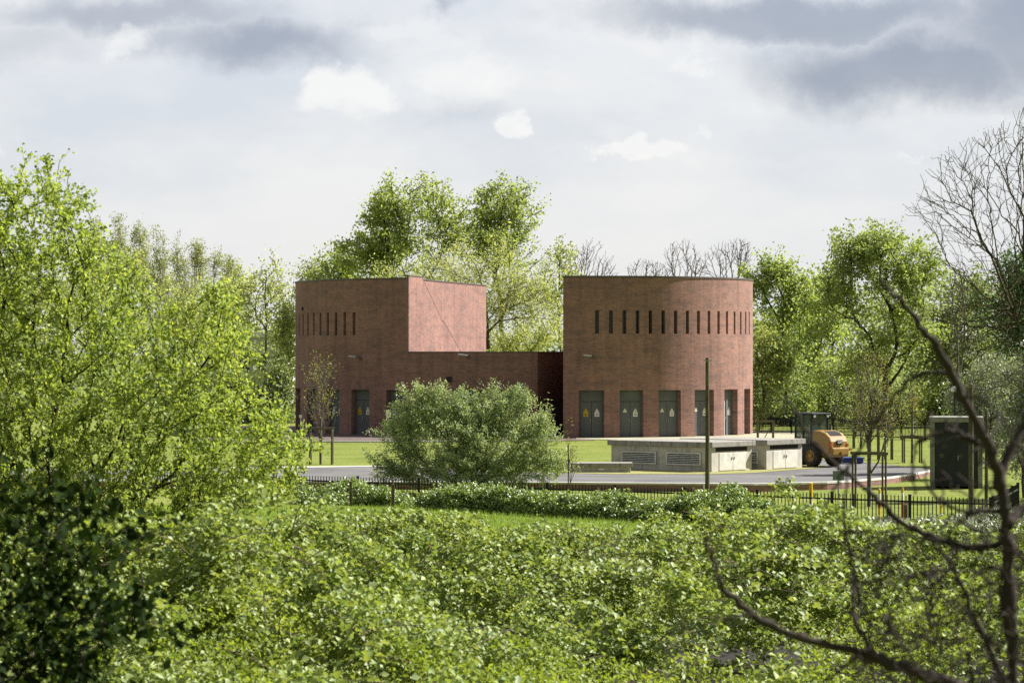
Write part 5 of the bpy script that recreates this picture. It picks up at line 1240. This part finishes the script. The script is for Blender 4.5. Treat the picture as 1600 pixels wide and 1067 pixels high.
bf_ = N(nt, 'ShaderNodeMapRange'); L(nt, base_n.outputs[0], bf_.inputs[0]); bf_.inputs[1].default_value = .36; bf_.inputs[2].default_value = .64
c0 = mixc(nt, (.69, .72, .785), (.865, .858, .865), bf_.outputs[0])
hz_ = N(nt, 'ShaderNodeMapRange'); L(nt, Vv, hz_.inputs[0]); hz_.inputs[1].default_value = .22; hz_.inputs[2].default_value = .03
c0 = mixc(nt, c0, (.83, .84, .865), mth('MULTIPLY', hz_.outputs[0], .6))
dn = wnoise(4, 6, .6, 1, 1.8, 11.0)
c0 = mixc(nt, c0, (.315, .345, .435), mth('MULTIPLY', dark, mth('MULTIPLY_ADD', dn.outputs[0], .6, .62), None, True))
pn = wnoise(16, 7, .6, 1, 1.3, 5.0); pr = N(nt, 'ShaderNodeMapRange'); L(nt, pn.outputs[0], pr.inputs[0]); pr.inputs[1].default_value = .3; pr.inputs[2].default_value = .62; pr.inputs[3].default_value = .35
c0 = mixc(nt, c0, (.93, .92, .91), mth('MULTIPLY', mth('DIVIDE', mth('SUBTRACT', mth('MULTIPLY_ADD', mth('SUBTRACT', pn.outputs[0], .5), 1.5, white), .12), .85, None, True), mth('MINIMUM', mth('MULTIPLY', white, 3.0), 1.0)))
# rest of the dome: unseen cloud, dimmed behind the camera to lower the ambient light
beh = N(nt, 'ShaderNodeMapRange'); L(nt, sep.outputs[1], beh.inputs[0]); beh.inputs[1].default_value = -.6; beh.inputs[2].default_value = .85; beh.inputs[3].default_value = .34; beh.inputs[4].default_value = 1.0
sc = N(nt, 'ShaderNodeVectorMath', operation='SCALE'); L(nt, c0, sc.inputs[0]); L(nt, mth('MULTIPLY', beh.outputs[0], 4.3), sc.inputs['Scale'])
fin = mixc(nt, sky.outputs[0], sc.outputs[0], .9)
L(nt, fin, bgd.inputs[0]); bgd.inputs[1].default_value = .1
sl = bpy.data.lights.new('sun', 'SUN'); sl.energy = 5.0; sl.angle = R(.53); sl.color = (1.0, .965, .91)
so = bpy.data.objects.new('sun', sl); C.objects.link(so)
dirv = Vector((SUN_AZ.x * math.cos(SUN_EL), SUN_AZ.y * math.cos(SUN_EL), math.sin(SUN_EL)))
so.rotation_euler = dirv.to_track_quat('Z', 'Y').to_euler(); so.location = (60, 40, 80)
cam = bpy.data.cameras.new('camera'); co = bpy.data.objects.new('camera', cam); C.objects.link(co)
co.location = (0, 0, EYE); co.rotation_euler = (PI / 2, 0, 0)
cam.sensor_width = 36; cam.lens = F / 1600 * 36; cam.shift_y = (HY - 533.5) / 1600; cam.clip_end = 9000; cam.clip_start = .5
cam.dof.use_dof = True; cam.dof.focus_distance = 150; cam.dof.aperture_fstop = 7.5
S = bpy.context.scene; S.camera = co
S.view_settings.view_transform = 'Standard'; S.view_settings.look = 'None'; S.view_settings.gamma = 1; S.view_settings.exposure = 1.2
S.cycles.max_bounces = 6; S.cycles.diffuse_bounces = 3; S.cycles.transmission_bounces = 4; S.cycles.transparent_max_bounces = 8; S.cycles.glossy_bounces = 2
S.cycles.use_denoising = False
S.cycles.caustics_reflective = False; S.cycles.caustics_refractive = False
